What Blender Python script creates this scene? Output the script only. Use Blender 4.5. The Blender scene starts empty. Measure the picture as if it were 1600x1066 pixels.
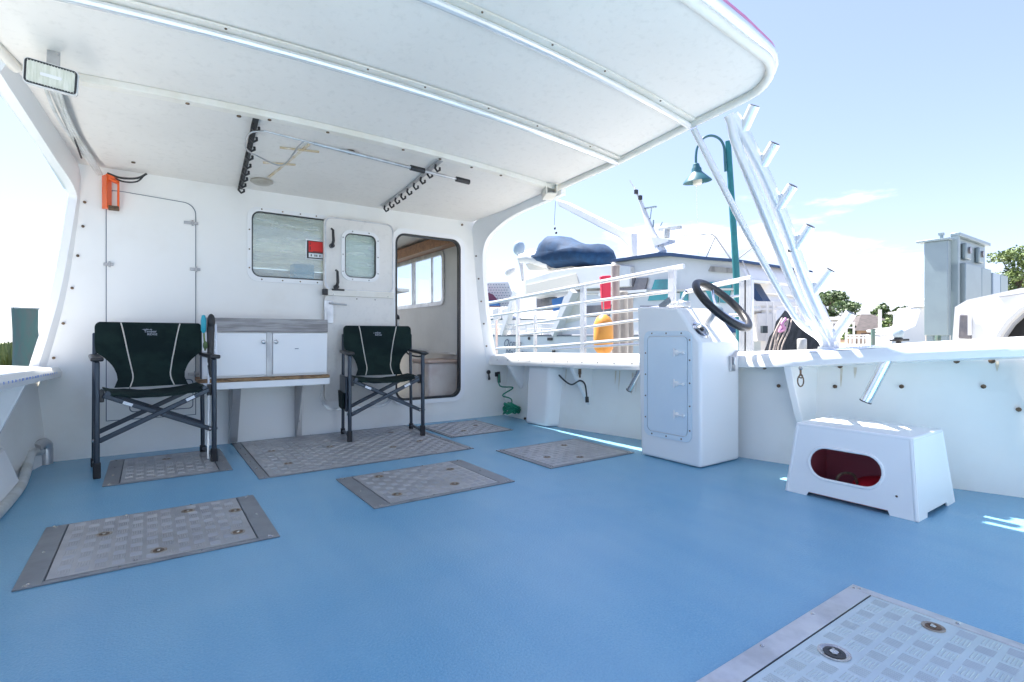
import bpy, bmesh, math, random
from mathutils import Vector, Matrix, noise as mnoise
random.seed(7)
SC = bpy.context.scene
COL = SC.collection
R = math.radians
# ------------------------------------------------------------------ camera
cam_d = bpy.data.cameras.new('camera')
cam = bpy.data.objects.new('camera', cam_d); COL.objects.link(cam)
cam.location = (0, 0, 0.9); cam.rotation_euler = (R(90), 0, R(-35))
cam_d.sensor_width = 36; cam_d.lens = 808/1600*36
cam_d.shift_y = -6/1600; cam_d.clip_start = 0.05; cam_d.clip_end = 3000
SC.camera = cam
# ------------------------------------------------------------------ sky, sun, exposure
SUN = Vector((-0.075, 0.5, 1.0)).normalized()
w = bpy.data.worlds.new('World'); SC.world = w; w.use_nodes = True
nt = w.node_tree; nt.nodes.clear()
def N(t, **k):
    n = nt.nodes.new(t)
    for a, b in k.items(): setattr(n, a, b)
    return n
out = N('ShaderNodeOutputWorld'); bg = N('ShaderNodeBackground'); bg.inputs[1].default_value = 0.115
sky = N('ShaderNodeTexSky', sky_type='NISHITA', sun_disc=False)
sky.sun_elevation = math.asin(SUN.z); sky.sun_rotation = math.atan2(SUN.x, SUN.y)
sky.air_density = 1.0; sky.dust_density = 0.6; sky.ozone_density = 3.2; sky.altitude = 0
tc = N('ShaderNodeTexCoord'); sep = N('ShaderNodeSeparateXYZ')
nt.links.new(tc.outputs['Generated'], sep.inputs[0])
mp = N('ShaderNodeMapping'); mp.inputs['Scale'].default_value = (2.2, 2.2, 9.0); mp.inputs['Location'].default_value = (3.1, 1.7, 0.4)
nt.links.new(tc.outputs['Generated'], mp.inputs[0])
no = N('ShaderNodeTexNoise'); no.inputs['Scale'].default_value = 1.35; no.inputs['Detail'].default_value = 9; no.inputs['Roughness'].default_value = 0.58
nt.links.new(mp.outputs[0], no.inputs[0])
# low bank of cumulus: more cover near the horizon, none overhead
band = N('ShaderNodeMapRange'); band.inputs[1].default_value = 0.33; band.inputs[2].default_value = 0.03
band.inputs[3].default_value = -0.22; band.inputs[4].default_value = 0.0
nt.links.new(sep.outputs[2], band.inputs[0])
# scattered heaps of cumulus around the horizon, each a soft region where the noise passes the threshold
fl = N('ShaderNodeVectorMath', operation='MULTIPLY'); fl.inputs[1].default_value = (1, 1, 2.6); nt.links.new(tc.outputs['Generated'], fl.inputs[0])
acc = band.outputs[0]
for (az, el, rad, gain) in ((66, 9.5, .34, .135), (52, 9.5, .26, .12), (100, 14, .4, .15), (150, 12, .5, .15), (205, 16, .5, .15), (265, 12, .5, .15), (320, 9, .35, .12), (10, 22, .3, .08)):
    a_ = R(az); e_ = R(el)
    dn = N('ShaderNodeVectorMath', operation='DISTANCE'); dn.inputs[1].default_value = (math.sin(a_)*math.cos(e_), math.cos(a_)*math.cos(e_), math.sin(e_)*2.6)
    nt.links.new(fl.outputs[0], dn.inputs[0])
    mr = N('ShaderNodeMapRange'); mr.inputs[1].default_value = rad; mr.inputs[2].default_value = 0; mr.inputs[4].default_value = gain
    nt.links.new(dn.outputs['Value'], mr.inputs[0])
    a2 = N('ShaderNodeMath', operation='ADD'); nt.links.new(acc, a2.inputs[0]); nt.links.new(mr.outputs[0], a2.inputs[1]); acc = a2.outputs[0]
ad = N('ShaderNodeMath', operation='ADD'); nt.links.new(no.outputs[0], ad.inputs[0]); nt.links.new(acc, ad.inputs[1])
cr = N('ShaderNodeMapRange'); cr.interpolation_type = 'SMOOTHSTEP'
cr.inputs[1].default_value = 0.525; cr.inputs[2].default_value = 0.67; cr.inputs[4].default_value = 0.85
nt.links.new(ad.outputs[0], cr.inputs[0])
mx = N('ShaderNodeMixRGB'); mx.inputs[2].default_value = (5.0, 5.2, 5.5, 1)
tn = N('ShaderNodeMixRGB', blend_type='MULTIPLY'); tn.inputs[0].default_value = 1; tn.inputs[2].default_value = (1.06, 1.02, 1.18, 1)
gm = N('ShaderNodeGamma'); gm.inputs[1].default_value = .66; nt.links.new(sky.outputs[0], gm.inputs[0])
nt.links.new(gm.outputs[0], tn.inputs[1]); nt.links.new(cr.outputs[0], mx.inputs[0]); nt.links.new(tn.outputs[0], mx.inputs[1])
nt.links.new(mx.outputs[0], bg.inputs[0]); nt.links.new(bg.outputs[0], out.inputs[0])
sl = bpy.data.lights.new('sun', 'SUN'); sl.energy = 5.0; sl.angle = R(0.53); sl.color = (1, 0.955, 0.89)
so = bpy.data.objects.new('sun', sl); COL.objects.link(so)
so.rotation_euler = (-SUN).to_track_quat('-Z', 'Y').to_euler(); so.location = (-5, 10, 30)
vs = SC.view_settings
vs.view_transform = 'Standard'; vs.look = 'None'; vs.exposure = 1.85; vs.gamma = 1; vs.use_curve_mapping = False
SC.cycles.max_bounces = 12; SC.cycles.diffuse_bounces = 8; SC.cycles.transparent_max_bounces = 12

# ------------------------------------------------------------------ survey helpers: a sight line cut with a real plane
_s, _c = math.sin(R(35)), math.cos(R(35))
def _d(x, y):
    a = (x-800)/808; b = (527-y)/808
    return Vector((_s+a*_c, _c-a*_s, b))
EYE = Vector((0, 0, .9))
def onX(x, y, X): d = _d(x, y); return EYE+d*(X/d.x)
def onY(x, y, Y): d = _d(x, y); return EYE+d*(Y/d.y)
def onZ(x, y, Z): d = _d(x, y); return EYE+d*((Z-.9)/d.z)
def atD(x, y, D): return EYE+_d(x, y)*D      # D metres of depth

# ------------------------------------------------------------------ materials
def mat(name, col, rough=.5, metal=0, col2=None, nscale=3, ndet=5, amt=1.0, bump=0, bscale=60, spec=.5,
        stain=None, stain_amt=.5, stain_scale=2, streak=None, coat=0, rvar=0.0, lo=.4, hi=.65):
    m = bpy.data.materials.new(name); m.use_nodes = True
    t = m.node_tree; b = t.nodes['Principled BSDF']
    b.inputs['Roughness'].default_value = rough; b.inputs['Metallic'].default_value = metal
    b.inputs['Specular IOR Level'].default_value = spec
    if coat: b.inputs['Coat Weight'].default_value = coat; b.inputs['Coat Roughness'].default_value = .08
    def n(ty): return t.nodes.new(ty)
    tcn = n('ShaderNodeTexCoord'); co = tcn.outputs['Object']
    def noisef(scale, det, stretch=None):
        src = co
        if stretch:
            mpp = n('ShaderNodeMapping'); mpp.inputs['Scale'].default_value = stretch
            t.links.new(co, mpp.inputs[0]); src = mpp.outputs[0]
        q = n('ShaderNodeTexNoise'); q.inputs['Scale'].default_value = scale; q.inputs['Detail'].default_value = det
        q.inputs['Roughness'].default_value = .6
        t.links.new(src, q.inputs[0]); return q.outputs[0]
    def ramp(src, a, b_, o0=0, o1=1):
        q = n('ShaderNodeMapRange'); q.interpolation_type = 'SMOOTHSTEP'; q.inputs[1].default_value = a; q.inputs[2].default_value = b_
        q.inputs[3].default_value = o0; q.inputs[4].default_value = o1; t.links.new(src, q.inputs[0]); return q.outputs[0]
    c0 = (*col, 1); last = None
    if col2:
        mxx = n('ShaderNodeMixRGB'); mxx.inputs[1].default_value = c0; mxx.inputs[2].default_value = (*col2, 1)
        nn = noisef(nscale, ndet, streak); t.links.new(ramp(nn, lo, hi, 0, amt), mxx.inputs[0]); last = mxx.outputs[0]
    if stain:
        mxx = n('ShaderNodeMixRGB'); mxx.inputs[2].default_value = (*stain, 1)
        if last: t.links.new(last, mxx.inputs[1])
        else: mxx.inputs[1].default_value = c0
        nn = noisef(stain_scale, 4); t.links.new(ramp(nn, .50, .78, 0, stain_amt), mxx.inputs[0]); last = mxx.outputs[0]
    if last: t.links.new(last, b.inputs['Base Color'])
    else: b.inputs['Base Color'].default_value = c0
    if rvar:
        nn = noisef(nscale*1.7, 2); t.links.new(ramp(nn, .2, .8, max(0, rough-rvar), min(1, rough+rvar)), b.inputs['Roughness'])
    if bump:
        bp = n('ShaderNodeBump'); bp.inputs['Strength'].default_value = bump; bp.inputs['Distance'].default_value = .004
        t.links.new(noisef(bscale, 3), bp.inputs['Height']); t.links.new(bp.outputs[0], b.inputs['Normal'])
    return m
M = {}
M['gel'] = mat('white_gelcoat', (.84, .83, .795), .32, col2=(.80, .79, .755), nscale=1.3, amt=.6, bump=.05, bscale=9, stain=(.55, .48, .36), stain_amt=.20, stain_scale=1.6)
M['gelclean'] = mat('white_paint', (.85, .85, .84), .26, col2=(.82, .82, .81), nscale=2, ndet=2, amt=.5, lo=.25, hi=.8)
M['ceil'] = mat('ceiling_gelcoat', (.78, .752, .705), .5, col2=(.73, .70, .655), nscale=1.1, ndet=8, amt=.8, bump=.12, bscale=30, stain=(.50, .48, .44), stain_amt=.26, stain_scale=24)
M['cream'] = mat('cream_paint', (.80, .77, .70), .4, col2=(.70, .65, .54), nscale=5, amt=.5, bump=.06, bscale=25)
M['deck'] = mat('blue_nonskid', (.17, .395, .56), .27, col2=(.20, .425, .575), nscale=.8, ndet=2, amt=1, bump=.55, bscale=115)
def deck_wear(m):
    t = m.node_tree; b = t.nodes['Principled BSDF']; cur = b.inputs['Base Color'].links[0].from_socket; tcn = [n for n in t.nodes if n.type == 'TEX_COORD'][0]
    def layer(stretch, scale, lo, hi, col, amt, rot=0, det=2):
        nonlocal cur
        mp_ = t.nodes.new('ShaderNodeMapping'); mp_.inputs['Scale'].default_value = stretch; mp_.inputs['Rotation'].default_value = (0, 0, R(rot)); t.links.new(tcn.outputs['Object'], mp_.inputs[0])
        q = t.nodes.new('ShaderNodeTexNoise'); q.inputs['Scale'].default_value = scale; q.inputs['Detail'].default_value = det; t.links.new(mp_.outputs[0], q.inputs[0])
        r_ = t.nodes.new('ShaderNodeMapRange'); r_.interpolation_type = 'SMOOTHSTEP'; r_.inputs[1].default_value = lo; r_.inputs[2].default_value = hi; r_.inputs[4].default_value = amt; t.links.new(q.outputs[0], r_.inputs[0])
        x_ = t.nodes.new('ShaderNodeMixRGB'); x_.inputs[2].default_value = (*col, 1); t.links.new(r_.outputs[0], x_.inputs[0]); t.links.new(cur, x_.inputs[1]); cur = x_.outputs[0]
    layer((1, 1, 1), 150, .48, .74, (.10, .31, .50), .40)          # grit in the non-skid
    layer((1, 1, 1), 150, .50, .26, (.27, .51, .67), .36)
    layer((1, 1, 1), 14, .45, .80, (.20, .43, .60), .35)
    layer((1, 3, 1), .8, .30, .80, (.25, .45, .59), .50, 22)        # soft foot-worn lanes
    layer((6, 1, 1), .7, .30, .80, (.11, .33, .53), .35, 8)
    layer((1, 1, 1), 2.6, .35, .85, (.24, .43, .56), .30)
    t.links.new(cur, b.inputs['Base Color'])
deck_wear(M['deck'])
M['deckgrey'] = mat('grey_paint', (.26, .29, .31), .5, col2=(.34, .36, .37), nscale=5, bump=.2, bscale=60)
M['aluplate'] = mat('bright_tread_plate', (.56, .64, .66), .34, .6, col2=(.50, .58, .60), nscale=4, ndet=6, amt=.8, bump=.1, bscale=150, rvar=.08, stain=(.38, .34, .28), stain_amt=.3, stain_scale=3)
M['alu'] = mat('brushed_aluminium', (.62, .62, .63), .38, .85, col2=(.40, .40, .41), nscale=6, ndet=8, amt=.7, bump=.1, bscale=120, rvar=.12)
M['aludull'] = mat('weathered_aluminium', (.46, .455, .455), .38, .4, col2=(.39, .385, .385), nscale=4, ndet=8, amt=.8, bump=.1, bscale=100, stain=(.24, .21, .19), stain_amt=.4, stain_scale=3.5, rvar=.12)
M['pol'] = mat('polished_tube', (.82, .83, .85), .13, 1.0, col2=(.66, .68, .70), nscale=9, amt=.6)
M['archtube'] = mat('bright_anodised_tube', (.80, .81, .83), .20, .35)
M['whitetube'] = mat('anodised_tube', (.78, .79, .80), .22, .35, col2=(.70, .70, .70), nscale=8, amt=.5)
M['black'] = mat('black_plastic', (.018, .018, .02), .4)
M['rubber'] = mat('black_rubber', (.02, .02, .022), .7)
M['navyframe'] = mat('gunmetal_tube', (.026, .038, .056), .32, .3, rvar=.05)
M['green'] = mat('dark_green_canvas', (.005, .015, .015), .85, col2=(.010, .026, .022), nscale=7, bump=.5, bscale=420, spec=.25)
M['green2'] = mat('bottle_green_canvas', (.014, .042, .030), .8, bump=.5, bscale=420, spec=.25)
M['piping'] = mat('cream_piping', (.66, .62, .55), .7)
M['logo'] = mat('grey_embroidery', (.45, .48, .55), .8)
M['greywood'] = mat('weathered_board', (.42, .40, .39), .7, col2=(.22, .205, .20), nscale=2.6, ndet=10, streak=(1.2, 1.2, 14), bump=.3, bscale=30, amt=.9)
M['ply'] = mat('worn_plywood_edge', (.36, .22, .11), .8, col2=(.10, .06, .035), nscale=14, ndet=8, streak=(1, 1, 5), bump=.4, bscale=60)
M['wood'] = mat('varnished_wood', (.42, .19, .075), .35, col2=(.30, .12, .045), nscale=3, streak=(1, 10, 10))
M['streak'] = mat('faint_rust_streak', (.66, .57, .44), .5, col2=(.74, .70, .62), nscale=9)
M['aluframe'] = mat('dull_grey_flange', (.27, .28, .29), .5, .3, col2=(.21, .215, .22), nscale=5, ndet=8, amt=.8, bump=.1, bscale=100)
M['domelens'] = mat('yellowed_dome', (.44, .41, .35), .35, col2=(.36, .33, .28), nscale=9)
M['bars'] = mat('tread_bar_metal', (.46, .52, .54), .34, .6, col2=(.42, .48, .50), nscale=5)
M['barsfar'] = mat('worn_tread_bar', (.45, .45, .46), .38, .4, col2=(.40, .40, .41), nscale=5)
M['latchdull'] = mat('stained_latch', (.40, .35, .29), .5, .4, col2=(.25, .20, .15), nscale=30)
M['doorblue'] = mat('pale_blue_grey_door', (.68, .77, .83), .35, col2=(.66, .75, .81), nscale=3)  # console door and its frame, slightly bluer than the body
M['steel'] = mat('stainless', (.55, .55, .54), .25, 1.0, col2=(.35, .31, .27), nscale=20, amt=.6)
M['rust'] = mat('rusty_bolt', (.20, .13, .08), .7, .3, col2=(.09, .06, .04), nscale=40)
M['stainpaint'] = mat('rust_stain', (.60, .47, .30), .6, col2=(.72, .66, .55), nscale=16)
M['orange'] = mat('orange_plastic', (.85, .13, .02), .35)
M['orangebuoy'] = mat('orange_buoy', (.80, .36, .06), .4, col2=(.68, .27, .05), nscale=4)
M['red'] = mat('red_vinyl', (.70, .025, .07), .4)
M['lining'] = mat('maroon_lining', (.42, .10, .13), .6)
M['redfloor'] = mat('red_cloth', (.62, .015, .03), .6)
M['mauve'] = mat('mauve_trim', (.58, .20, .36), .5)
M['hosegreen'] = mat('green_hose', (.006, .20, .12), .35)
M['hosewhite'] = mat('white_hose', (.60, .61, .60), .45, col2=(.48, .48, .45), nscale=8)
M['teal'] = mat('teal_paint', (.012, .15, .17), .38, col2=(.018, .19, .21), nscale=4)
M['teallamp'] = mat('dull_teal_paint', (.03, .12, .15), .4)
M['lampglass'] = mat('frosted_lamp', (.75, .74, .68), .3)
M['tealglass'] = mat('teal_glazing', (.02, .36, .38), .08, col2=(.03, .22, .24), nscale=1.2, spec=.8)
M['darkglass'] = mat('tinted_glazing', (.10, .10, .12), .08, col2=(.2, .18, .18), nscale=1.5, spec=.8)
M['navy'] = mat('navy_canvas', (.002, .030, .085), .85, col2=(.004, .045, .12), nscale=3, bump=.5, bscale=9)
M['navystripe'] = mat('navy_stripe', (.012, .045, .12), .4)
M['outb'] = mat('outboard_grey', (.33, .42, .50), .35)
M['rubboat'] = mat('grey_hypalon', (.62, .62, .62), .5)
M['boatwhite'] = mat('boat_gelcoat', (.76, .76, .75), .3, col2=(.71, .71, .70), nscale=.8)
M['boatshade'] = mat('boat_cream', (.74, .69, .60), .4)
M['boatblue'] = mat('blue_canvas', (.06, .20, .50), .7)
M['letter'] = mat('grey_lettering', (.12, .15, .19), .5)
M['pile'] = mat('piling_wood', (.42, .39, .35), .9, col2=(.26, .24, .22), nscale=6, streak=(1, 1, .15), bump=.6, bscale=20)
M['pilegreen'] = mat('green_grey_piling', (.13, .22, .19), .85, col2=(.17, .20, .18), nscale=9, streak=(1, 1, .3), bump=.4, bscale=30)
M['cab'] = mat('cabinet_grey', (.27, .345, .37), .38, .25, col2=(.25, .32, .345), nscale=2)
M['cabdark'] = mat('cabinet_dark', (.05, .07, .08), .5)
M['truck'] = mat('white_truck_paint', (.82, .82, .80), .2, coat=.6)
M['truckgrey'] = mat('grey_fender_trim', (.42, .43, .45), .4)
M['tyre'] = mat('tyre_rubber', (.02, .02, .02), .8, bump=.4, bscale=50)
M['amber'] = mat('amber_marker', (.80, .20, .05), .3)
M['concrete'] = mat('quay_concrete', (.46, .44, .40), .85, col2=(.36, .34, .31), nscale=.8, ndet=9, bump=.4, bscale=20)
M['plank'] = mat('dock_planks', (.33, .29, .25), .85, col2=(.22, .19, .17), nscale=3, streak=(1, 6, 1), bump=.4, bscale=14)
M['net'] = mat('dark_netting', (.006, .009, .014), .95, col2=(.014, .018, .026), spec=.08, nscale=18, streak=(1, 1, .1), bump=.8, bscale=60)
M['rope'] = mat('pale_rope', (.55, .48, .42), .8, col2=(.32, .27, .25), nscale=30)
M['pinkrope'] = mat('pink_rope', (.60, .30, .50), .8)
M['bark'] = mat('bark', (.14, .11, .085), .9, col2=(.08, .065, .05), nscale=4, streak=(1, 1, .2), bump=.6, bscale=8)
M['leaf'] = mat('oak_leaves', (.035, .075, .028), .6, col2=(.13, .19, .07), nscale=1.6, ndet=3)
M['leafl'] = mat('light_leaves', (.16, .22, .06), .6, col2=(.05, .10, .035), nscale=1.8, ndet=3)
M['grassm'] = mat('marsh_grass', (.20, .22, .09), .8, col2=(.12, .17, .07), nscale=.5)
M['roofdark'] = mat('dark_shingles', (.10, .085, .085), .85, col2=(.06, .055, .055), nscale=2, streak=(1, 1, 8))
M['roofmetal'] = mat('metal_roof', (.50, .52, .54), .4, .3)
M['wallgrey'] = mat('grey_siding', (.32, .37, .40), .7, col2=(.27, .31, .34), nscale=2)
M['wallwhite'] = mat('white_siding', (.76, .75, .73), .6)
M['walltan'] = mat('tan_siding', (.44, .30, .20), .8)
M['maroon'] = mat('maroon_canvas', (.20, .05, .09), .7)
M['cabwall'] = mat('cabin_lining', (.80, .79, .76), .5, col2=(.75, .74, .71), nscale=2)
M['bin'] = mat('milky_plastic', (.72, .68, .66), .35, col2=(.62, .54, .52), nscale=4)
M['bluebox'] = mat('blue_plastic', (.05, .25, .45), .4, col2=(.10, .34, .54), nscale=8)
M['peach'] = mat('peach_board', (.62, .47, .40), .6)
M['white'] = mat('plain_white', (.80, .80, .80), .5)
M['paper'] = mat('paper_sign', (.75, .77, .78), .7)
M['signred'] = mat('sign_red', (.72, .03, .025), .6)
M['film'] = mat('shade_blue_film', (.62, .71, .84), .28, col2=(.70, .76, .85), nscale=5, streak=(1, .2, 1))  # film with the cap's bluish shade put into its colour
M['tape'] = mat('blue_film_print', (.20, .30, .62), .6)
M['bluebrush'] = mat('teal_handle', (.02, .36, .45), .35)
M['lens'] = mat('floodlight_lens', (.66, .67, .57), .42, col2=(.78, .78, .70), nscale=12, streak=(9, 1, 1))
def watermat():
    m = mat('sea_water', (.035, .075, .085), .06, bump=.5, bscale=2.2, spec=.6); return m
M['water'] = watermat()
def glassmat(name, tint, k=.08):
    m = bpy.data.materials.new(name); m.use_nodes = True; t = m.node_tree; t.nodes.clear()
    o = t.nodes.new('ShaderNodeOutputMaterial'); a = t.nodes.new('ShaderNodeBsdfTransparent'); a.inputs[0].default_value = (*tint, 1)
    g = t.nodes.new('ShaderNodeBsdfGlossy'); g.inputs['Roughness'].default_value = .04
    f = t.nodes.new('ShaderNodeFresnel'); f.inputs[0].default_value = 1.5
    ma = t.nodes.new('ShaderNodeMath'); ma.operation = 'ADD'; ma.inputs[1].default_value = k
    ge = t.nodes.new('ShaderNodeNewGeometry'); iv = t.nodes.new('ShaderNodeMath'); iv.operation = 'SUBTRACT'; iv.inputs[0].default_value = 1
    mu = t.nodes.new('ShaderNodeMath'); mu.operation = 'MULTIPLY'; t.links.new(ge.outputs['Backfacing'], iv.inputs[1]); t.links.new(iv.outputs[0], mu.inputs[0])
    mxs = t.nodes.new('ShaderNodeMixShader'); t.links.new(f.outputs[0], ma.inputs[0]); t.links.new(ma.outputs[0], mu.inputs[1]); t.links.new(mu.outputs[0], mxs.inputs[0])
    t.links.new(a.outputs[0], mxs.inputs[1]); t.links.new(g.outputs[0], mxs.inputs[2]); t.links.new(mxs.outputs[0], o.inputs[0]); return m
M['glass'] = glassmat('clear_glass', (.90, .93, .92), .02)
M['cloudyglass'] = glassmat('hazy_perspex', (.86, .92, .86), .10)
_t = M['cloudyglass'].node_tree; _o = [n for n in _t.nodes if n.type == 'OUTPUT_MATERIAL'][0]; _m = [n for n in _t.nodes if n.type == 'MIX_SHADER'][0]
_df = _t.nodes.new('ShaderNodeBsdfDiffuse'); _tc = _t.nodes.new('ShaderNodeTexCoord'); _mp = _t.nodes.new('ShaderNodeMapping'); _mp.inputs['Scale'].default_value = (1.5, 1, 9)
_nz = _t.nodes.new('ShaderNodeTexNoise'); _nz.inputs['Scale'].default_value = 2.5; _rp = _t.nodes.new('ShaderNodeMapRange'); _rp.inputs[1].default_value = .3; _rp.inputs[2].default_value = .7; _rp.inputs[3].default_value = .10; _rp.inputs[4].default_value = .32
_df.inputs[0].default_value = (.80, .86, .86, 1)
_t.links.new(_tc.outputs['Object'], _mp.inputs[0]); _t.links.new(_mp.outputs[0], _nz.inputs[0]); _t.links.new(_nz.outputs[0], _rp.inputs[0])
_ms = _t.nodes.new('ShaderNodeMixShader'); _t.links.new(_rp.outputs[0], _ms.inputs[0]); _t.links.new(_m.outputs[0], _ms.inputs[1]); _t.links.new(_df.outputs[0], _ms.inputs[2]); _t.links.new(_ms.outputs[0], _o.inputs[0])

# ------------------------------------------------------------------ mesh helpers
ORG = {}
def empty(name, label, cat, loc=(0, 0, 0), group=None, local=False):
    o = bpy.data.objects.new(name, None); COL.objects.link(o); o.location = loc; o.empty_display_size = .1
    o['label'] = label; o['category'] = cat
    if group: o['group'] = group
    ORG[o] = Vector((0, 0, 0)) if local else Vector(loc); return o
def tag(o, label, cat, group=None):
    o['label'] = label; o['category'] = cat
    if group: o['group'] = group
    return o
def struct(o): o['kind'] = 'structure'; return o
def stuff(o): o['kind'] = 'stuff'; return o
def curve_mesh(cu):
    o = bpy.data.objects.new('tmp', cu); COL.objects.link(o)
    dg = bpy.context.evaluated_depsgraph_get()
    me = bpy.data.meshes.new_from_object(o.evaluated_get(dg))
    vs_ = [v.co.copy() for v in me.vertices]; fs_ = [tuple(p.vertices) for p in me.polygons]
    bpy.data.objects.remove(o); bpy.data.curves.remove(cu); bpy.data.meshes.remove(me)
    return vs_, fs_
class MB:
    def __init__(s): s.v = []; s.f = []
    def add(s, vs_, fs_):
        b = len(s.v); s.v += [Vector(v) for v in vs_]; s.f += [tuple(i+b for i in f) for f in fs_]; return s
    def box(s, x0, x1, y0, y1, z0, z1):
        return s.add([(x, y, z) for z in (z0, z1) for y in (y0, y1) for x in (x0, x1)],
                     [(0, 2, 3, 1), (4, 5, 7, 6), (0, 1, 5, 4), (2, 6, 7, 3), (0, 4, 6, 2), (1, 3, 7, 5)])
    def obox(s, c, size, rot=Matrix()):
        c = Vector(c); r = rot.to_3x3(); h = [q/2 for q in size]
        vs_ = [c+r@Vector((x*h[0], y*h[1], z*h[2])) for z in (-1, 1) for y in (-1, 1) for x in (-1, 1)]
        return s.add(vs_, [(0, 2, 3, 1), (4, 5, 7, 6), (0, 1, 5, 4), (2, 6, 7, 3), (0, 4, 6, 2), (1, 3, 7, 5)])
    def bar(s, p, q, wd, ht, up=(0, 0, 1)):
        p = Vector(p); q = Vector(q); d = (q-p); L = d.length; d.normalize(); up = Vector(up)
        if abs(d.dot(up)) > .99: up = Vector((0, 1, 0))
        a = d.cross(up).normalized(); b = a.cross(d)
        vs_ = [e+a*(i*wd/2)+b*(j*ht/2) for e in (p, q) for j in (-1, 1) for i in (-1, 1)]
        return s.add(vs_, [(0, 2, 3, 1), (4, 5, 7, 6), (0, 1, 5, 4), (2, 6, 7, 3), (0, 4, 6, 2), (1, 3, 7, 5)])
    def tube(s, pts, r, n=10, closed=False, flat=None):
        pts = [Vector(p) for p in pts]; k = len(pts); rr = r if isinstance(r, (list, tuple)) else [r]*k
        base = len(s.v); tn = []
        for i in range(k):
            if closed: d = pts[(i+1) % k]-pts[i-1]
            else: d = pts[min(i+1, k-1)]-pts[max(i-1, 0)]
            tn.append(d.normalized())
        u = tn[0].orthogonal().normalized()
        for i in range(k):
            u = (u-tn[i]*u.dot(tn[i])).normalized(); w_ = tn[i].cross(u)
            for j in range(n):
                a = 2*math.pi*j/n; s.v.append(pts[i]+(u*math.cos(a)+w_*math.sin(a))*rr[i])
        for i in range(k if closed else k-1):
            for j in range(n):
                a = base+i*n+j; b = base+i*n+(j+1) % n; i2 = (i+1) % k
                s.f.append((a, b, base+i2*n+(j+1) % n, base+i2*n+j))
        if not closed:
            s.f.append(tuple(base+j for j in reversed(range(n)))); s.f.append(tuple(base+(k-1)*n+j for j in range(n)))
        return s
    def lathe(s, prof, mt=Matrix(), n=20):
        base = len(s.v)
        for r, h in prof:
            for j in range(n):
                a = 2*math.pi*j/n; s.v.append(mt@Vector((r*math.cos(a), r*math.sin(a), h)))
        for i in range(len(prof)-1):
            for j in range(n):
                s.f.append((base+i*n+j, base+i*n+(j+1) % n, base+(i+1)*n+(j+1) % n, base+(i+1)*n+j))
        s.f.append(tuple(base+j for j in reversed(range(n)))); s.f.append(tuple(base+(len(prof)-1)*n+j for j in range(n)))
        return s
    def cyl(s, p, q, r, n=12): return s.tube([p, q], r, n)
    def ell(s, c, rad, rot=Matrix(), nu=16, nv=10, pw=1.0, lump=0):
        c = Vector(c); r = rot.to_3x3(); base = len(s.v)
        def sg(x): return math.copysign(abs(x)**pw, x)
        for i in range(nv+1):
            t = -math.pi/2+math.pi*i/nv
            for j in range(nu):
                a = 2*math.pi*j/nu
                p = Vector((sg(math.cos(t))*sg(math.cos(a))*rad[0], sg(math.cos(t))*sg(math.sin(a))*rad[1], sg(math.sin(t))*rad[2]))
                if lump: p *= 1+lump*mnoise.noise(p*3+c)
                s.v.append(c+r@p)
        for i in range(nv):
            for j in range(nu):
                s.f.append((base+i*nu+j, base+i*nu+(j+1) % nu, base+(i+1)*nu+(j+1) % nu, base+(i+1)*nu+j))
        return s
    def prism(s, poly, off):
        off = Vector(off); k = len(poly); poly = [Vector(p) for p in poly]
        nr = Vector((0, 0, 0))
        for i in range(k): nr += poly[i].cross(poly[(i+1) % k])
        if nr.dot(off) > 0: poly = poly[::-1]
        return s.add(poly+[p+off for p in poly], [tuple(range(k)), tuple(reversed(range(k, 2*k)))]+[(i, i+k, (i+1) % k+k, (i+1) % k) for i in range(k)])
    def plate(s, loops, th, mt=Matrix(), bevel=0):
        cu = bpy.data.curves.new('c', 'CURVE'); cu.dimensions = '2D'; cu.fill_mode = 'BOTH'; cu.extrude = th/2
        for lp in loops:
            sp = cu.splines.new('POLY'); sp.points.add(len(lp)-1); sp.use_cyclic_u = True
            for i, p in enumerate(lp): sp.points[i].co = (p[0], p[1], 0, 1)
        a, b = curve_mesh(cu); return s.add([mt@v for v in a], b)
    def text(s, body, size, mt, ext=.001, align='CENTER', shear=0):
        cu = bpy.data.curves.new('t', 'FONT'); cu.body = body; cu.size = size; cu.extrude = ext; cu.align_x = align; cu.align_y = 'CENTER'
        cu.shear = shear; cu.resolution_u = 2
        a, b = curve_mesh(cu); return s.add([mt@v for v in a], b)
    def build(s, name, m, parent=None, bevel=0, smooth=True, seg=2, ang=35):
        vs_ = s.v
        if parent is not None: o0 = ORG[parent]
        else:
            xs = [v.x for v in vs_]; ys = [v.y for v in vs_]; zs = [v.z for v in vs_]
            o0 = Vector(((min(xs)+max(xs))/2, (min(ys)+max(ys))/2, min(zs)))
        me = bpy.data.meshes.new(name); me.from_pydata([v-o0 for v in vs_], [], s.f); me.update()
        me.materials.append(M[m] if isinstance(m, str) else m)
        bm = bmesh.new(); bm.from_mesh(me); bmesh.ops.recalc_face_normals(bm, faces=bm.faces); bm.to_mesh(me); bm.free()
        if smooth:
            me.polygons.foreach_set('use_smooth', [True]*len(me.polygons)); me.set_sharp_from_angle(angle=R(ang))
        o = bpy.data.objects.new(name, me); COL.objects.link(o)
        if parent is not None: o.parent = parent
        else: o.location = o0
        ORG[o] = o0
        if bevel:
            b = o.modifiers.new('bevel', 'BEVEL'); b.width = bevel; b.segments = seg; b.limit_method = 'ANGLE'; b.angle_limit = R(40)
            b.harden_normals = False
        return o
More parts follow.
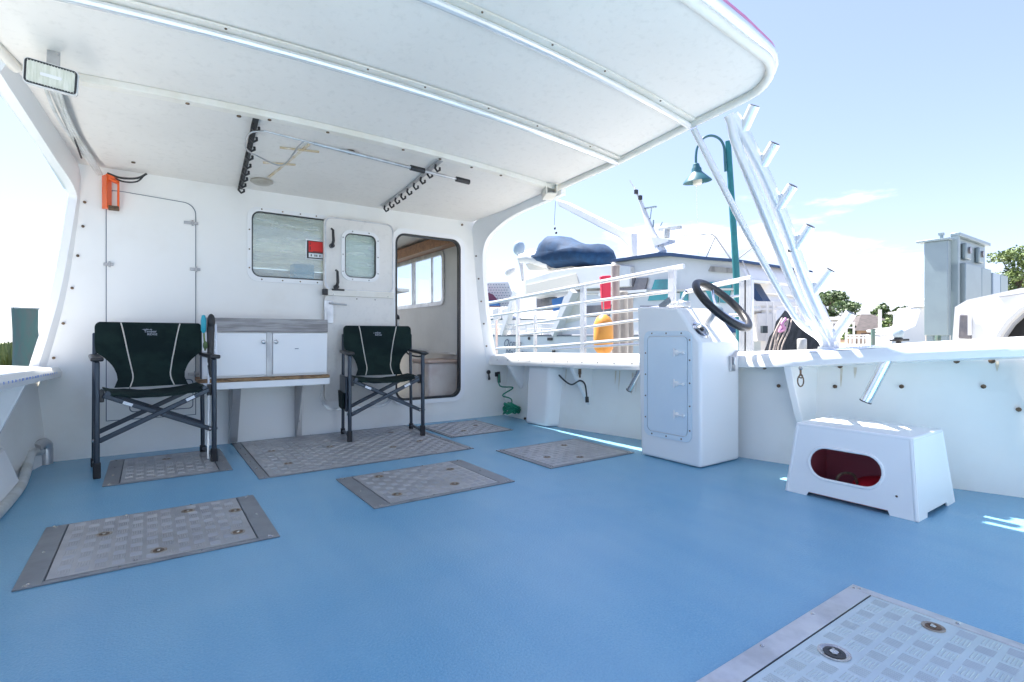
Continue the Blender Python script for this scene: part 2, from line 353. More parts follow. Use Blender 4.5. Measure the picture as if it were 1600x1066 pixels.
def rrect(x0, x1, y0, y1, r, n=6):
    p = []
    for cx, cy, a0 in ((x1-r, y1-r, 0), (x0+r, y1-r, 90), (x0+r, y0+r, 180), (x1-r, y0+r, 270)):
        for i in range(n+1):
            a = R(a0+90*i/n); p.append((cx+r*math.cos(a), cy+r*math.sin(a)))
    return p
def XZ(y):   # plate lying in an X-Z plane at this Y
    return Matrix(((1, 0, 0, 0), (0, 0, 1, y), (0, 1, 0, 0), (0, 0, 0, 1)))
def YZ(x):
    return Matrix(((0, 0, 1, x), (1, 0, 0, 0), (0, 1, 0, 0), (0, 0, 0, 1)))
def lerp(tab, t):
    if t >= tab[0][0]: return tab[0][1]
    for (a, va), (b, vb) in zip(tab, tab[1:]):
        if t >= b: return va+(vb-va)*(a-t)/(a-b)
    return tab[-1][1]
def spl(pts, k=8):
    pts = [Vector(p) for p in pts]; o = []
    P = [pts[0]*2-pts[1]]+pts+[pts[-1]*2-pts[-2]]
    for i in range(1, len(P)-2):
        for j in range(k):
            t = j/k; a, b, c, d = P[i-1:i+3]
            o.append(.5*((2*b)+(-a+c)*t+(2*a-5*b+4*c-d)*t*t+(-a+3*b-3*c+d)*t**3))
    return o+[pts[-1]]
YB = 4.96      # aft face of the bulkhead
#==SETTING==
# ------------------------------------------------------------------ water, quay, far shore
struct(MB().add([(-900, -900, -.9), (900, -900, -.9), (900, 900, -.9), (-900, 900, -.9)], [(0, 1, 2, 3)]).build('water', 'water', smooth=False))
q = MB(); q.box(5.7, 160, -60, 6.9, -1.4, .14); q.box(34, 160, 6.9, 140, -1.4, .14)
struct(q.build('quay', 'concrete', smooth=False))
struct(MB().box(-160, 0, 30, 200, -1.2, -.75).build('far_shore', 'grassm', smooth=False))
g = MB()
for i in range(5200):
    px = random.uniform(-14, 200); D = random.uniform(24, 46)
    p = atD(px, 527, D); h = random.uniform(.5, 1.0)*(1+.35*math.sin(px*.07)); a = random.uniform(0, 3.1); l = random.uniform(-.25, .25)
    b = Vector((math.cos(a), math.sin(a), 0))*.07; base = Vector((p.x, p.y, -.76))
    t = base+Vector((l, l*.5, h*.75+.35))
    g.add([base-b*2.2, base+b*2.2, t+b*.3, t-b*.3], [(0, 1, 2, 3)])
stuff(tag(g.build('marsh_grass', 'grassm', smooth=False), 'yellow green marsh grass on the shore beyond the left gunwale', 'grass'))

# ------------------------------------------------------------------ deck and hull sides
BASE = [(5.2, 3.37), (4.35, 3.34), (3.99, 3.36), (3.6, 3.43), (3.12, 3.523), (2.18, 3.63), (1.4, 3.80), (.985, 3.925), (.73, 4.012), (.2, 4.08), (-.8, 4.15), (-1.6, 4.12)]
def baseR(y): return lerp(BASE, y)
CAPIN = [(5.2, 3.13), (4.9, 3.16), (4.2, 3.19), (3.6, 3.20), (2.72, 3.24), (2.5, 3.56), (2.14, 3.548), (1.78, 3.40), (1.2, 3.44), (.65, 3.58), (.2, 3.66), (-.8, 3.72), (-1.6, 3.70)]
CAPZ = [(5.2, .583), (4.9, .590), (2.9, .630), (1.75, .705), (1.2, .760), (.65, .805), (-.8, .87), (-1.6, .88)]
def capin(y): return lerp(CAPIN, y)
def capz(y): return lerp(CAPZ, y)
CX = 1.27
def baseL(y): return lerp([(5.2, -.58), (4.96, -.60), (4.47, -.70), (3.5, -.80), (2, -.95), (-1.6, -1.1)], y)
def capinL(y): return lerp([(5.2, -.52), (4.8, -.535), (3.2, -.56), (2, -.66), (-1.6, -.9)], y)
def capzL(y): return lerp([(5.2, .60), (4.8, .617), (3.2, .655), (1.5, .72), (-1.6, .88)], y)
ys = [5.2-.1*i for i in range(69)]
d = MB(); vs_ = []; fs_ = []
for i, y in enumerate(ys): vs_ += [(baseL(y)-.12, y, 0), (baseR(y)+.12, y, 0)]
for i in range(len(ys)-1): fs_.append((2*i, 2*i+1, 2*i+3, 2*i+2))
d.add(vs_, fs_); deck = struct(d.build('deck', 'deck', smooth=False))
def side(sign, bf, cf, zf, name):
    b = MB(); vs_ = []; fs_ = []
    for y in ys:
        xb = bf(y); zt = zf(y)
        xt = xb+sign*.06
        vs_ += [(xb, y, -.02), (xb+sign*.004, y, .05), (xt, y, zt), (xt+sign*.03, y, zt), (xt+sign*.40, y, zt), (xt+sign*.30, y, -.3), (xt+sign*.12, y, -1.3)]
    k = 7
    for i in range(len(ys)-1):
        for j in range(k-1): fs_.append((i*k+j, i*k+j+1, (i+1)*k+j+1, (i+1)*k+j))
    b.add(vs_, fs_); return struct(b.build(name, 'gel'))
bwR = side(1, baseR, capin, capz, 'bulwark_starboard')
bwL = side(-1, baseL, capinL, capzL, 'bulwark_port')
def cap(sign, cf, zf, wd, name, par):
    b = MB(); vs_ = []; fs_ = []; yy = [y for y in ys if y <= 5.05]
    for y in yy:
        x = cf(y); z = zf(y)+.001; th = .085 if sign > 0 else .075
        th = lerp([(5, .10), (2.9, .095), (1.7, .08), (0, .075)], y) if sign > 0 else .07
        x1 = (lerp([(5.2, 3.62), (2.9, 3.72), (1.7, 3.84), (.65, 4.05), (-1.6, 4.2)], y) if sign > 0 else x+sign*wd)
        vs_ += [(x, y, z), (x-sign*.006, y, z+th*.5), (x+sign*.012, y, z+th), (x1-sign*.03, y, z+th+.028), (x1, y, z+th*.5), (x1, y, z-.02)]
    k = 6
    for i in range(len(yy)-1):
        for j in range(k): fs_.append((i*k+j, i*k+(j+1) % k, (i+1)*k+(j+1) % k, (i+1)*k+j))
    fs_ += [tuple(range(k)), tuple((len(yy)-1)*k+j for j in range(k))]
    b.add(vs_, fs_); return b.build(name, 'gelclean', par)
capR = cap(1, capin, capz, .47, 'gunwale_cap', bwR)
capL = cap(-1, capinL, capzL, .42, 'gunwale_cap', bwL)
b = MB()    # screws and drilled marks along the cap face
for i in range(13):
    y = 4.8-i*.19
    b.obox((capin(y)-.004, y, capz(y)+.055), (.004, .010, .010))
stuff(b.build('cap_screws', 'steel', bwR))
b = MB()
for i in range(26):
    y = 4.75-i*.08+random.uniform(-.01, .01)
    b.obox((capinL(y)+.005, y, capzL(y)+.035), (.004, random.choice((.02, .035, .012)), .012))
stuff(b.build('cap_marks', 'tape', bwL))
b = MB()    # blue print on the film over the cap
for y0, n in ((1.55, 34), (1.0, 26), (.72, 16), (2.2, 12)):
    for i in range(n):
        y = y0-i*.016; f_ = random.uniform(.12, .20)
        x = capin(y)+.12+.1*(y0-1); z = capz(y)+lerp([(5, .10), (2.9, .095), (1.7, .08), (0, .075)], y)+.028*(x-capin(y))/.40+.0055
        b.obox((x, y, z), (.006+random.random()*.012, .010, .002))
stuff(b.build('film_print', 'tape', bwR))
tr = MB(); tr.box(-1.1, 4.2, -1.72, -1.60, -1.2, .88); tr.box(-1.2, 4.3, -1.75, -1.50, .88, .93); struct(tr.build('transom', 'gelclean', bevel=.01))
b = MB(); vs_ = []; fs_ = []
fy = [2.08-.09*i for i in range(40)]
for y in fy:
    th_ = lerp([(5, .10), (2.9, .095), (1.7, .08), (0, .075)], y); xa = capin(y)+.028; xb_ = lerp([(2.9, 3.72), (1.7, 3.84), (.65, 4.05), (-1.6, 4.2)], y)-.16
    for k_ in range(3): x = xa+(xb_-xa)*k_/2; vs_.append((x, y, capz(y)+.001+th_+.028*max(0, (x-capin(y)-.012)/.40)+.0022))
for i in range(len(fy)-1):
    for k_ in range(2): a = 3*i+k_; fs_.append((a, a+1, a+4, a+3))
b.add(vs_, fs_); b.build('shade_tinted_film', 'film', bwR)  # film on the cap; its pale blue also carries the cap's bluish shade
# knees and frames under the cap
def knee(sign, y, cf, bf, zf, xt, zb, w_, par, bow=0):
    xi = cf(y)+sign*.02; xb = bf(y)+sign*.02; zt = zf(y)-.001
    n = 7; poly = [(xi, y, zt)]
    for i in range(1, n):
        t = i/n; x = xi+(xb-xi)*(t-bow*math.sin(t*math.pi)); poly.append((x, y, zt+(zb-zt)*t))
    poly += [(xb, y, zb), (xb+sign*.09, y, zt)]
    return MB().prism(poly, (0, w_, 0)).build('knee', 'gelclean', par, bevel=.006)
for y, zb, bow in ((4.62, .33, 0), (3.62, .25, 0), (1.72, .06, .08), (.50, .06, .05), (-.6, .06, .05)):
    knee(1, y, capin, baseR, capz, 0, zb, .05, bwR, bow)
knee(-1, 3.92, capinL, baseL, capzL, 0, .12, .05, bwL)
knee(-1, 2.6, capinL, baseL, capzL, 0, .12, .05, bwL)
# enclosed hull frame (box column) forward
b = MB(); y0, y1 = 3.62, 3.98
b.prism([(3.36, 4.42, 0), (3.22, 4.36, 0), (3.24, 4.04, 0), (3.40, 3.97, 0)], (0.04, 0, capz(4.2)-.001))
b.build('hull_frame', 'gelclean', bwR, bevel=.03, seg=3)
# low moulding inside the port bulwark
b = MB(); b.prism([(-.86, 4.18, 0), (-.62, 4.2, 0), (-.70, 4.2, .25), (-.86, 4.2, .30)], (0, -1.6, 0))
b.build('side_moulding', 'gelclean', bwL, bevel=.012)
b = MB()
for px, py in ((1217, 603), (1305, 604), (1409, 604), (1537, 604), (1592, 640)):
    p = onX(px, py, 3.7)
    for _ in range(6): p = onX(px, py, baseR(p.y)+.04*p.z+.004)
    b.lathe([(.004, 0), (.013, 0), (.013, .008), (.005, .012)], Matrix.Translation(p)@Matrix.Rotation(R(-90), 4, 'Y'), 8)
for px, py in ((1195, 574), (1272, 571), (1313, 572), (1495, 564), (1550, 564)):
    p = onX(px, py, 3.7)
    for _ in range(6): p = onX(px, py, baseR(p.y)+.06*p.z/.8+.002)
    b.lathe([(.004, 0), (.016, 0), (.016, .008), (.005, .012)], Matrix.Translation(p)@Matrix.Rotation(R(-90), 4, 'Y'), 8)
stuff(b.build('bulwark_bolts', 'rust', bwR))
b = MB(); rs = random.Random(3)
for i in range(16):
    y = rs.uniform(.6, 4.4); z1_ = rs.choice((.58, .60, capz(y)-.03)); l_ = rs.uniform(.05, .22); w_ = rs.uniform(.004, .010)
    pts_ = []
    for z_, k_ in ((z1_, 1), (z1_-l_*.5, .8), (z1_-l_, .15)):
        x_ = baseR(y)+.06*z_/max(.1, capz(y))-.0025
        pts_.append(((x_, y-w_*k_, z_), (x_, y+w_*k_, z_)))
    b.add([p for q2 in pts_ for p in q2], [(0, 1, 3, 2), (2, 3, 5, 4)])
stuff(b.build('rust_streaks', 'streak', bwR, smooth=False))

# ------------------------------------------------------------------ bulkhead with window and door openings
bh = MB()
outer = [(-.80, -.05), (3.48, -.05), (3.46, .575), (3.2, .60), (3.20, .9), (3.10, 1.5), (3.04, 2.3), (-.50, 2.3), (-.48, 1.9), (-.52, 1.25), (-.64, .6)]
WIN = rrect(.72, 1.50, 1.425, 2.0, .07); DOOR = rrect(2.03, 2.775, .255, 1.955, .10)
bh.plate([outer, WIN, DOOR], .05, XZ(YB+.026))
bulkhead = struct(bh.build('bulkhead', 'gel', ang=20))
# narrow outer returns of the bulkhead and the moulded side wings that run aft to the first beam
def edgeR(y): return lerp([(4.96, 2.93), (3.56, 2.98), (2.88, 3.05), (2.23, 3.09), (1.2, 3.07)], y)
def edgeL(y): return lerp([(4.96, -.43), (3.56, -.56), (3.2, -.66), (2.5, -.84), (1.2, -.92)], y)  # widened aft, out of view, to keep sun off the port deck
def zc(x, y):
    z0 = lerp([(4.96, 2.178), (4.3, 2.225), (3.56, 2.315), (2.88, 2.41), (2.23, 2.525), (1.5, 2.60)], y)
    c = lerp([(4.96, 0), (3.56, .020), (2.88, .025), (2.23, .031), (1.5, .037)], y)
    return z0-c*(x-1.0)**2
def wing(inner, outer_, th, name):
    b = MB(); n = len(inner); vs_ = []
    for a, c in zip(inner, outer_):
        a = Vector(a); c = Vector(c); vs_ += [a, c, c+Vector(th), a+Vector(th)]
    fs_ = []
    for i in range(n-1):
        for j in range(4): fs_.append((4*i+j, 4*i+(j+1) % 4, 4*i+4+(j+1) % 4, 4*i+4+j))
    fs_ += [(0, 1, 2, 3), tuple(4*(n-1)+j for j in range(4))]
    return b.add(vs_, fs_)
inn = spl([(3.12, 4.96, .60), (3.02, 4.965, 1.2), (2.955, 4.965, 1.8), (2.93, 4.96, 2.08), (2.93, 4.80, 2.188), (2.95, 4.3, 2.215), (2.98, 3.5, 2.24)], 6)
ou = spl([(3.18, 4.93, .68), (3.08, 4.91, 1.2), (3.02, 4.88, 1.70), (3.00, 4.80, 1.93), (2.985, 4.55, 2.05), (2.97, 4.15, 2.125), (2.985, 3.5, 2.165)], 6)
wb = wing(inn, ou, (.05, 0, .0), 'w'); struct(wb.build('side_wing_starboard', 'gelclean'))
inn = spl([(-.62, 4.965, .60), (-.50, 4.965, 1.2), (-.43, 4.965, 1.8), (-.42, 4.96, 2.08), (-.44, 4.80, 2.188), (-.48, 4.3, 2.205), (-.56, 3.5, 2.285)], 6)
# (added outboard sun blocker follows this wing)
ou = spl([(-.66, 4.93, .64), (-.535, 4.93, 1.2), (-.45, 4.92, 1.80), (-.44, 4.86, 1.96), (-.50, 4.35, 2.05), (-.55, 3.9, 2.12), (-.60, 3.5, 2.19)], 6)
wb = wing(inn, ou, (-.05, 0, .0), 'w'); struct(wb.build('side_wing_port', 'gelclean'))
b = MB(); b.prism([(-.44, 6.2, 2.25), (-.64, 6.2, 2.25), (-.67, 5.0, 2.29), (-.80, 3.3, 2.40), (-.58, 3.3, 2.40), (-.44, 5.0, 2.29)], (0, 0, .04)); struct(b.build('port_sun_blocker', 'gelclean'))  # added strip outboard of the wing, blocks a sun streak on the port deck
b = MB()
for z in (.75, 1.0, 1.26, 1.5, 1.72, 1.9):
    b.lathe([(.003, 0), (.010, 0), (.010, .010), (.004, .012)], Matrix.Translation((lerp([(2.2, -.40), (1.8, -.395), (1.2, -.475), (.6, -.6)], z), 4.958, z))@Matrix.Rotation(R(90), 4, 'X'), 8)
for z in (.8, 1.05, 1.3, 1.55, 1.8):
    b.lathe([(.003, 0), (.009, 0), (.009, .010), (.004, .012)], Matrix.Translation((lerp([(2.2, 2.93), (1.8, 2.965), (1.2, 3.045), (.6, 3.13)], z), 4.935, z))@Matrix.Rotation(R(90), 4, 'X'), 8)
b.lathe([(.003, 0), (.012, 0), (.012, .010), (.004, .012)], Matrix.Translation((2.80, 4.955, 2.13))@Matrix.Rotation(R(90), 4, 'X'), 8)
stuff(b.build('panel_bolts', 'rust', bulkhead))

# ------------------------------------------------------------------ roof: cambered, rising aft, rounded corners
YA = 1.55; RC = .27
def inset(y):
    t = (YA+RC)-y
    return 0 if t <= 0 else RC-math.sqrt(max(0, RC*RC-t*t))
yy = [4.99, 4.8, 4.6, 4.4, 4.2, 4.0, 3.8, 3.56, 3.3, 3.1, 2.88, 2.6, 2.4, 2.23, 2.0, 1.9]+[YA+RC-RC*math.sin(R(a)) for a in (0, 15, 30, 45, 60, 75, 84, 90)]
nx = 24
def roof_sheet(dz, grow):
    vs_ = []
    for y in yy:
        xl = edgeL(y)+inset(y)-grow; xr = edgeR(y)-inset(y)+grow
        for i in range(nx+1):
            x = xl+(xr-xl)*i/nx; vs_.append((x, y, zc(min(max(x, -.95), 3.15), y)+dz))
    return vs_
b = MB(); lo_ = roof_sheet(0, 0); hi_ = roof_sheet(.075, .0); L = len(lo_); fs_ = []
k = nx+1
for i in range(len(yy)-1):
    for j in range(nx):
        fs_.append((i*k+j, i*k+j+1, (i+1)*k+j+1, (i+1)*k+j)); fs_.append((L+i*k+j, L+(i+1)*k+j, L+(i+1)*k+j+1, L+i*k+j+1))
ring = [j for j in range(k)]+[i*k+nx for i in range(1, len(yy))]+[(len(yy)-1)*k+j for j in range(nx-1, -1, -1)]+[i*k for i in range(len(yy)-2, 0, -1)]
for a in range(len(ring)):
    p, q_ = ring[a], ring[(a+1) % len(ring)]; fs_.append((p, q_, L+q_, L+p))
b.add(lo_+hi_, fs_); roof = struct(b.build('roof', 'ceil', ang=30))
# rim tube round the roof edge
def rimpath(dz, grow):
    pr = []
    for y in [4.9, 4.4, 3.9]+[v for v in yy if v <= 3.56]: pr.append((edgeR(y)-inset(y)+grow, y, zc(edgeR(y)-inset(y), y)+dz))
    xr = edgeR(YA)-RC; xl = edgeL(YA)+RC
    for i in range(1, 14): x = xr+(xl-xr)*i/14; pr.append((x, YA-grow, zc(x, YA)+dz))
    for y in reversed([4.9, 4.4, 3.9]+[v for v in yy if v <= 3.56]): pr.append((edgeL(y)+inset(y)-grow, y, zc(edgeL(y)+inset(y), y)+dz))
    return pr
pr = rimpath(-.012, -.01); MB().tube([p for p in pr if p[1] < 3.6], .026, 12).build('roof_rim', 'cream', roof)
pr = rimpath(.035, .010); MB().tube([p for p in pr if p[1] < 3.6], .034, 12).build('roof_rim', 'whitetube', roof)
pr = rimpath(.078, .014); MB().tube([p for p in pr if p[1] < 1.9], .017, 8).build('roof_trim', 'mauve', roof)
# side rails of the roof forward of the first beam
# deck beams under the roof
def beam(y, x0, x1, wd, ht, m, lip):
    b = MB(); n = 28; vs_ = []; fs_ = []
    for i in range(n+1):
        x = x0+(x1-x0)*i/n; z = zc(x, y)
        vs_ += [(x, y-wd/2, z+.004), (x, y-wd/2+.004, z-ht), (x, y+wd/2-.004, z-ht), (x, y+wd/2, z+.004)]
    for i in range(n):
        for j in range(4): fs_.append((4*i+j, 4*i+(j+1) % 4, 4*i+4+(j+1) % 4, 4*i+4+j))
    fs_ += [(0, 1, 2, 3), tuple(4*n+j for j in range(4))]
    return b.add(vs_, fs_).build('roof_beam', m, roof, bevel=.004)
bm1 = beam(3.56, -.50, 2.96, .075, .035, 'cream', 0)
for y in (2.88, 2.23):
    b = MB(); n = 28; x0, x1 = edgeL(y)+.02, edgeR(y)-.02
    b.tube([(x0+(x1-x0)*i/n, y, zc(x0+(x1-x0)*i/n, y)-.028) for i in range(n+1)], .021, 10)
    o = b.build('roof_beam', 'whitetube', roof)
    b = MB(); vs_ = []; fs_ = []
    for i in range(n+1):
        x = x0+(x1-x0)*i/n; z = zc(x, y); vs_ += [(x, y-.055, z+.002), (x, y-.055, z-.008), (x, y+.03, z-.008), (x, y+.03, z+.002)]
    for i in range(n):
        for j in range(4): fs_.append((4*i+j, 4*i+(j+1) % 4, 4*i+4+(j+1) % 4, 4*i+4+j))
    b.add(vs_, fs_).build('beam_flange', 'cream', roof)
b = MB()
for x in (.18, .62, .98, 1.52, 1.82, 2.1, 2.38):
    b.lathe([(.003, 0), (.011, 0), (.011, .007), (.004, .009)], Matrix.Translation((x, 3.56, zc(x, 3.56)-.034))@Matrix.Rotation(R(180), 4, 'X'), 8)
for y in (2.88, 2.23):
    for x in (.3, 1.0, 1.35, 1.8, 2.2, 2.7): b.lathe([(.002, 0), (.006, 0), (.006, .005), (.002, .006)], Matrix.Translation((x, y-.045, zc(x, y)-.008))@Matrix.Rotation(R(180), 4, 'X'), 6)
for x, y in ((.46, 3.66), (-.10, 4.72)): b.lathe([(.003, 0), (.013, 0), (.013, .007), (.004, .009)], Matrix.Translation((x, y, zc(x, y)-.001))@Matrix.Rotation(R(180), 4, 'X'), 8)
stuff(b.build('roof_screws', 'rust', roof))
# square tube end where the first beam meets the roof edge
e = onX(867, 300, 2.96)
b = MB(); b.plate([rrect(-.05, .05, -.045, .045, .006), rrect(-.040, .040, -.036, .036, .004)], .22, Matrix.Translation((2.93, 3.60, 2.20))@Matrix.Rotation(R(90), 4, 'X')@Matrix.Rotation(R(-28), 4, 'Y'))
b.build('socket_tube', 'cream', roof)
b = MB(); b.plate([rrect(-.040, .040, -.036, .036, .004)], .01, Matrix.Translation((2.94, 3.57, 2.20))@Matrix.Rotation(R(90), 4, 'X')@Matrix.Rotation(R(-28), 4, 'Y')); b.build('tube_plug', 'aludull', roof)
#==CABIN==
cl = MB()
cl.plate([[(4.99, -.1), (8.2, -.1), (8.2, 2.3), (4.99, 2.3)], rrect(5.70, 7.75, 1.335, 1.93, .07)], .05, YZ(2.985))
cl.plate([[(4.99, -.1), (8.2, -.1), (8.2, 2.3), (4.99, 2.3)], rrect(5.70, 7.75, 1.335, 1.93, .07)], .05, YZ(-.46))
cl.plate([[(-.43, -.1), (2.955, -.1), (2.955, 2.3), (-.43, 2.3)], rrect(-.2, .8, 1.25, 1.9, .06), rrect(.95, 1.7, 1.25, 1.9, .06), rrect(1.85, 2.75, 1.25, 1.9, .06)], .05, XZ(8.2))
cl.box(-.45, 2.97, 4.99, 8.25, 2.14, 2.2); cl.box(-.45, 2.97, 4.99, 8.25, .0, .05)
cabin = struct(cl.build('cabin_interior', 'cabwall', smooth=False))
b = MB(); b.box(2.80, 2.955, 5.15, 8.15, 1.975, 2.10); b.build('wood_beam', 'wood', cabin, bevel=.004)
b = MB(); b.plate([rrect(5.66, 7.79, 1.295, 1.97, .09), rrect(5.71, 7.74, 1.345, 1.92, .06)], .02, YZ(2.95)); b.build('window_trim', 'alu', cabin)
b = MB()
for y in (6.55, 6.62, 6.02): b.box(2.955, 2.975, y-.014, y+.014, 1.34, 1.925)
b.build('window_mullion', 'alu', cabin)
MB().box(2.982, 2.988, 5.70, 7.75, 1.335, 1.93).build('window_pane', 'glass', cabin, smooth=False)
b = MB(); b.box(-.4, 2.2, 4.995, 5.35, 1.37, 1.40); b.box(2.86, 2.955, 5.2, 8.1, .70, .73)
b.build('shelf', 'cabwall', cabin)
b = MB(); b.box(.3, 1.9, 6.6, 7.3, .05, 1.05); b.build('cabin_locker', 'wallwhite', cabin, bevel=.01)

# bulkhead window
wn = empty('cabin_window', 'wide hazy window in the bulkhead, left of the open dutch door', 'window', (1.11, YB, 1.42))
b = MB(); b.plate([rrect(.685, 1.535, 1.385, 2.035, .09), WIN], .010, XZ(YB-.004)); b.build('frame', 'gelclean', wn, bevel=.003)
b = MB(); b.plate([rrect(.722, 1.498, 1.427, 1.998, .068), rrect(.732, 1.488, 1.437, 1.988, .06)], .012, XZ(YB+.008)); b.build('gasket', 'black', wn)
b = MB(); b.box(.722, 1.498, YB+.012, YB+.016, 1.427, 1.998); b.build('pane', 'cloudyglass', wn, smooth=False)
b = MB()
for x, z in [(.703, 1.5), (.703, 1.66), (.703, 1.83), (.80, 2.018), (.97, 2.018), (1.12, 2.018), (1.26, 2.018), (.80, 1.405), (.97, 1.405), (1.12, 1.405), (1.27, 1.405)]:
    b.lathe([(.002, 0), (.007, 0), (.004, .004)], Matrix.Translation((x, YB-.009, z))@Matrix.Rotation(R(90), 4, 'X'), 8)
stuff(b.build('screws', 'rust', wn))
sg = empty('window_sign', 'small red, black and white sign stuck inside the hazy window', 'sign', (1.26, 4.966, 1.62))
MB().box(1.170, 1.37, 4.9662, 4.9700, 1.615, 1.80).build('board', 'paper', sg)
MB().box(1.180, 1.36, 4.9642, 4.9660, 1.625, 1.79).build('black_field', 'black', sg)
MB().box(1.195, 1.35, 4.9624, 4.9640, 1.685, 1.783).build('red_field', 'signred', sg)
MB().box(1.195, 1.35, 4.9624, 4.9640, 1.635, 1.675).build('white_field', 'paper', sg)
b = MB()
for x in (1.213, 1.246, 1.262, 1.29, 1.33): b.box(x, x+.009, 4.9615, 4.9622, 1.645, 1.664)
for z in (1.752, 1.715, 1.700): b.box(1.204, 1.212, 4.9615, 4.9622, z, z+.018)
b.box(1.232, 1.345, 4.9615, 4.9622, 1.688, 1.694)
stuff(b.build('print', 'black', sg))
o = MB().box(1.075, 1.255, 5.0, 5.17, 1.401, 1.575).build('blue_box', 'bluebox', bevel=.01); tag(o, 'blue plastic tub on the shelf behind the hazy window, under the sign', 'tub')
o = MB().box(.60, 1.5, 5.24, 5.27, 1.401, 1.53).build('peach_board', 'peach'); tag(o, 'long pale peach board lying on the shelf behind the hazy window', 'board')
o = MB().box(.74, .86, 5.06, 5.16, 1.401, 1.425).build('blue_pouch', 'bluebox', bevel=.01); tag(o, 'small flat blue pouch in the left corner of the hazy window', 'pouch')

# door frame with gasket
df = empty('cabin_doorway', 'rounded aluminium door frame of the open cabin doorway', 'door frame', (2.40, YB, .24))
b = MB(); b.plate([rrect(1.985, 2.83, .205, 2.01, .13), DOOR], .016, XZ(YB-.008)); b.build('frame', 'gelclean', df, bevel=.006)
b = MB(); b.plate([rrect(2.028, 2.777, .253, 1.957, .10), rrect(2.045, 2.757, .275, 1.940, .09)], .05, XZ(YB+.004)); b.build('gasket', 'black', df)
b = MB(); b.plate([rrect(1.30, 2.005, .205, .75, .13), rrect(1.325, 1.98, .23, .74, .11)], .010, XZ(YB-.005)); b.build('lower_trim', 'alu', df)
# dutch door folded back flat against the bulkhead
dd = empty('dutch_door', 'grey white dutch door folded open against the bulkhead, with a small rounded window', 'door', (1.66, YB-.02, .3))
top = [(1.318, 1.335), (2.0, 1.318)]+[p for p in rrect(1.318, 2.0, 1.3, 2.03, .075) if p[1] > 1.5]
b = MB(); b.plate([rrect(1.318, 2.0, 1.325, 2.03, .075), rrect(1.508, 1.812, 1.468, 1.888, .06)], .034, XZ(YB-.030)); up = b.build('upper_leaf', 'ceil', dd, bevel=.005)
b = MB(); b.plate([rrect(1.325, 2.0, .30, 1.300, .05)], .034, XZ(YB-.030)); lowl = b.build('lower_leaf', 'ceil', dd, bevel=.005)
b = MB(); b.box(1.345, 1.995, YB-.062, YB-.046, 1.285, 1.345); b.build('drip_rail', 'cream', dd, bevel=.005)
b = MB(); b.plate([rrect(1.475, 1.845, 1.435, 1.92, .09), rrect(1.508, 1.812, 1.468, 1.888, .06)], .012, XZ(YB-.052)); b.build('window_frame', 'gelclean', dd, bevel=.003)
b = MB(); b.plate([rrect(1.506, 1.814, 1.466, 1.890, .06), rrect(1.517, 1.803, 1.477, 1.879, .052)], .016, XZ(YB-.044)); b.build('window_gasket', 'black', dd)
b = MB(); b.box(1.508, 1.812, YB-.034, YB-.030, 1.468, 1.888); b.build('window_pane', 'cloudyglass', dd, smooth=False)
b = MB(); b.plate([rrect(1.325, 1.993, 1.338, 2.022, .07), rrect(1.337, 1.981, 1.350, 2.010, .06)], .006, XZ(YB-.049)); b.build('edge_seam', 'alu', dd)
b = MB()
for x, z in [(1.49, 1.52), (1.49, 1.68), (1.49, 1.84), (1.83, 1.52), (1.83, 1.68), (1.83, 1.84), (1.58, 1.906), (1.74, 1.906), (1.58, 1.45), (1.74, 1.45), (1.62, 1.265), (1.80, 1.265), (1.40, 1.30), (1.93, 1.30)]:
    b.lathe([(.002, 0), (.007, 0), (.004, .004)], Matrix.Translation((x, YB-.060, z))@Matrix.Rotation(R(90), 4, 'X'), 8)
stuff(b.build('screws', 'steel', dd))
def dog(x, z, fl):
    b = MB(); b.cyl((x, YB-.045, z), (x, YB-.085, z), .022, 12)
    b.tube([(x, YB-.08, z), (x+.005, YB-.10, z+.04), (x+.002, YB-.095, z+.14), (x-.012, YB-.085, z+.155)], [.014, .014, .012, .010], 8)
    b.build('handle', 'black', dd)
dog(1.385, 1.75, 1); dog(1.425, 1.37, 1)
b = MB(); b.box(1.30, 1.345, YB-.085, YB-.04, 1.29, 1.345); b.box(1.385, 1.50, YB-.075, YB-.046, 1.335, 1.352); b.build('latch', 'black', dd, bevel=.004)
b = MB(); b.box(1.342, 1.40, YB-.058, YB-.046, 1.03, 1.24); b.box(1.318, 1.342, YB-.06, YB-.046, 1.05, 1.24); b.cyl((1.36, YB-.07, 1.215), (1.52, YB-.075, 1.205), .009, 8); b.build('bolt_latch', 'alu', dd, bevel=.002)

# things inside the cabin seen through the doorway
t = empty('storage_bin', 'pinkish milky storage bin just inside the cabin doorway', 'bin', (2.76, 5.5, .05))
b = MB(); b.prism([(2.56, 5.28, .05), (2.93, 5.28, .05), (2.93, 5.75, .05), (2.56, 5.75, .05)], (0, 0, .56)); b.build('bin_body', 'bin', t, bevel=.03, seg=3)
b = MB(); b.box(2.535, 2.95, 5.25, 5.78, .61, .64); b.build('bin_lid', 'peach', t, bevel=.008)
t = empty('jug', 'white jug with a black cap standing on the ledge inside the cabin', 'jug', (2.5, 6.05, 1.0))
b = MB(); b.box(2.35, 2.56, 5.98, 6.14, .96, .99); b.build('ledge', 'cabwall', t, bevel=.004)
b = MB(); b.lathe([(.05, .99), (.058, 1.0), (.058, 1.09), (.035, 1.12), (.03, 1.13)], Matrix.Translation((2.47, 6.06, 0)), 16); b.build('jug_body', 'white', t)
b = MB(); b.lathe([(.062, 1.12), (.066, 1.13), (.06, 1.165), (.035, 1.185), (.03, 1.20)], Matrix.Translation((2.47, 6.06, 0)), 16); b.build('cap', 'black', t)
b = MB(); b.tube(spl([(2.52, 6.0, .95), (2.56, 5.98, .80), (2.60, 5.95, .70), (2.72, 5.9, .66), (2.85, 5.9, .70)], 5), .011, 8)
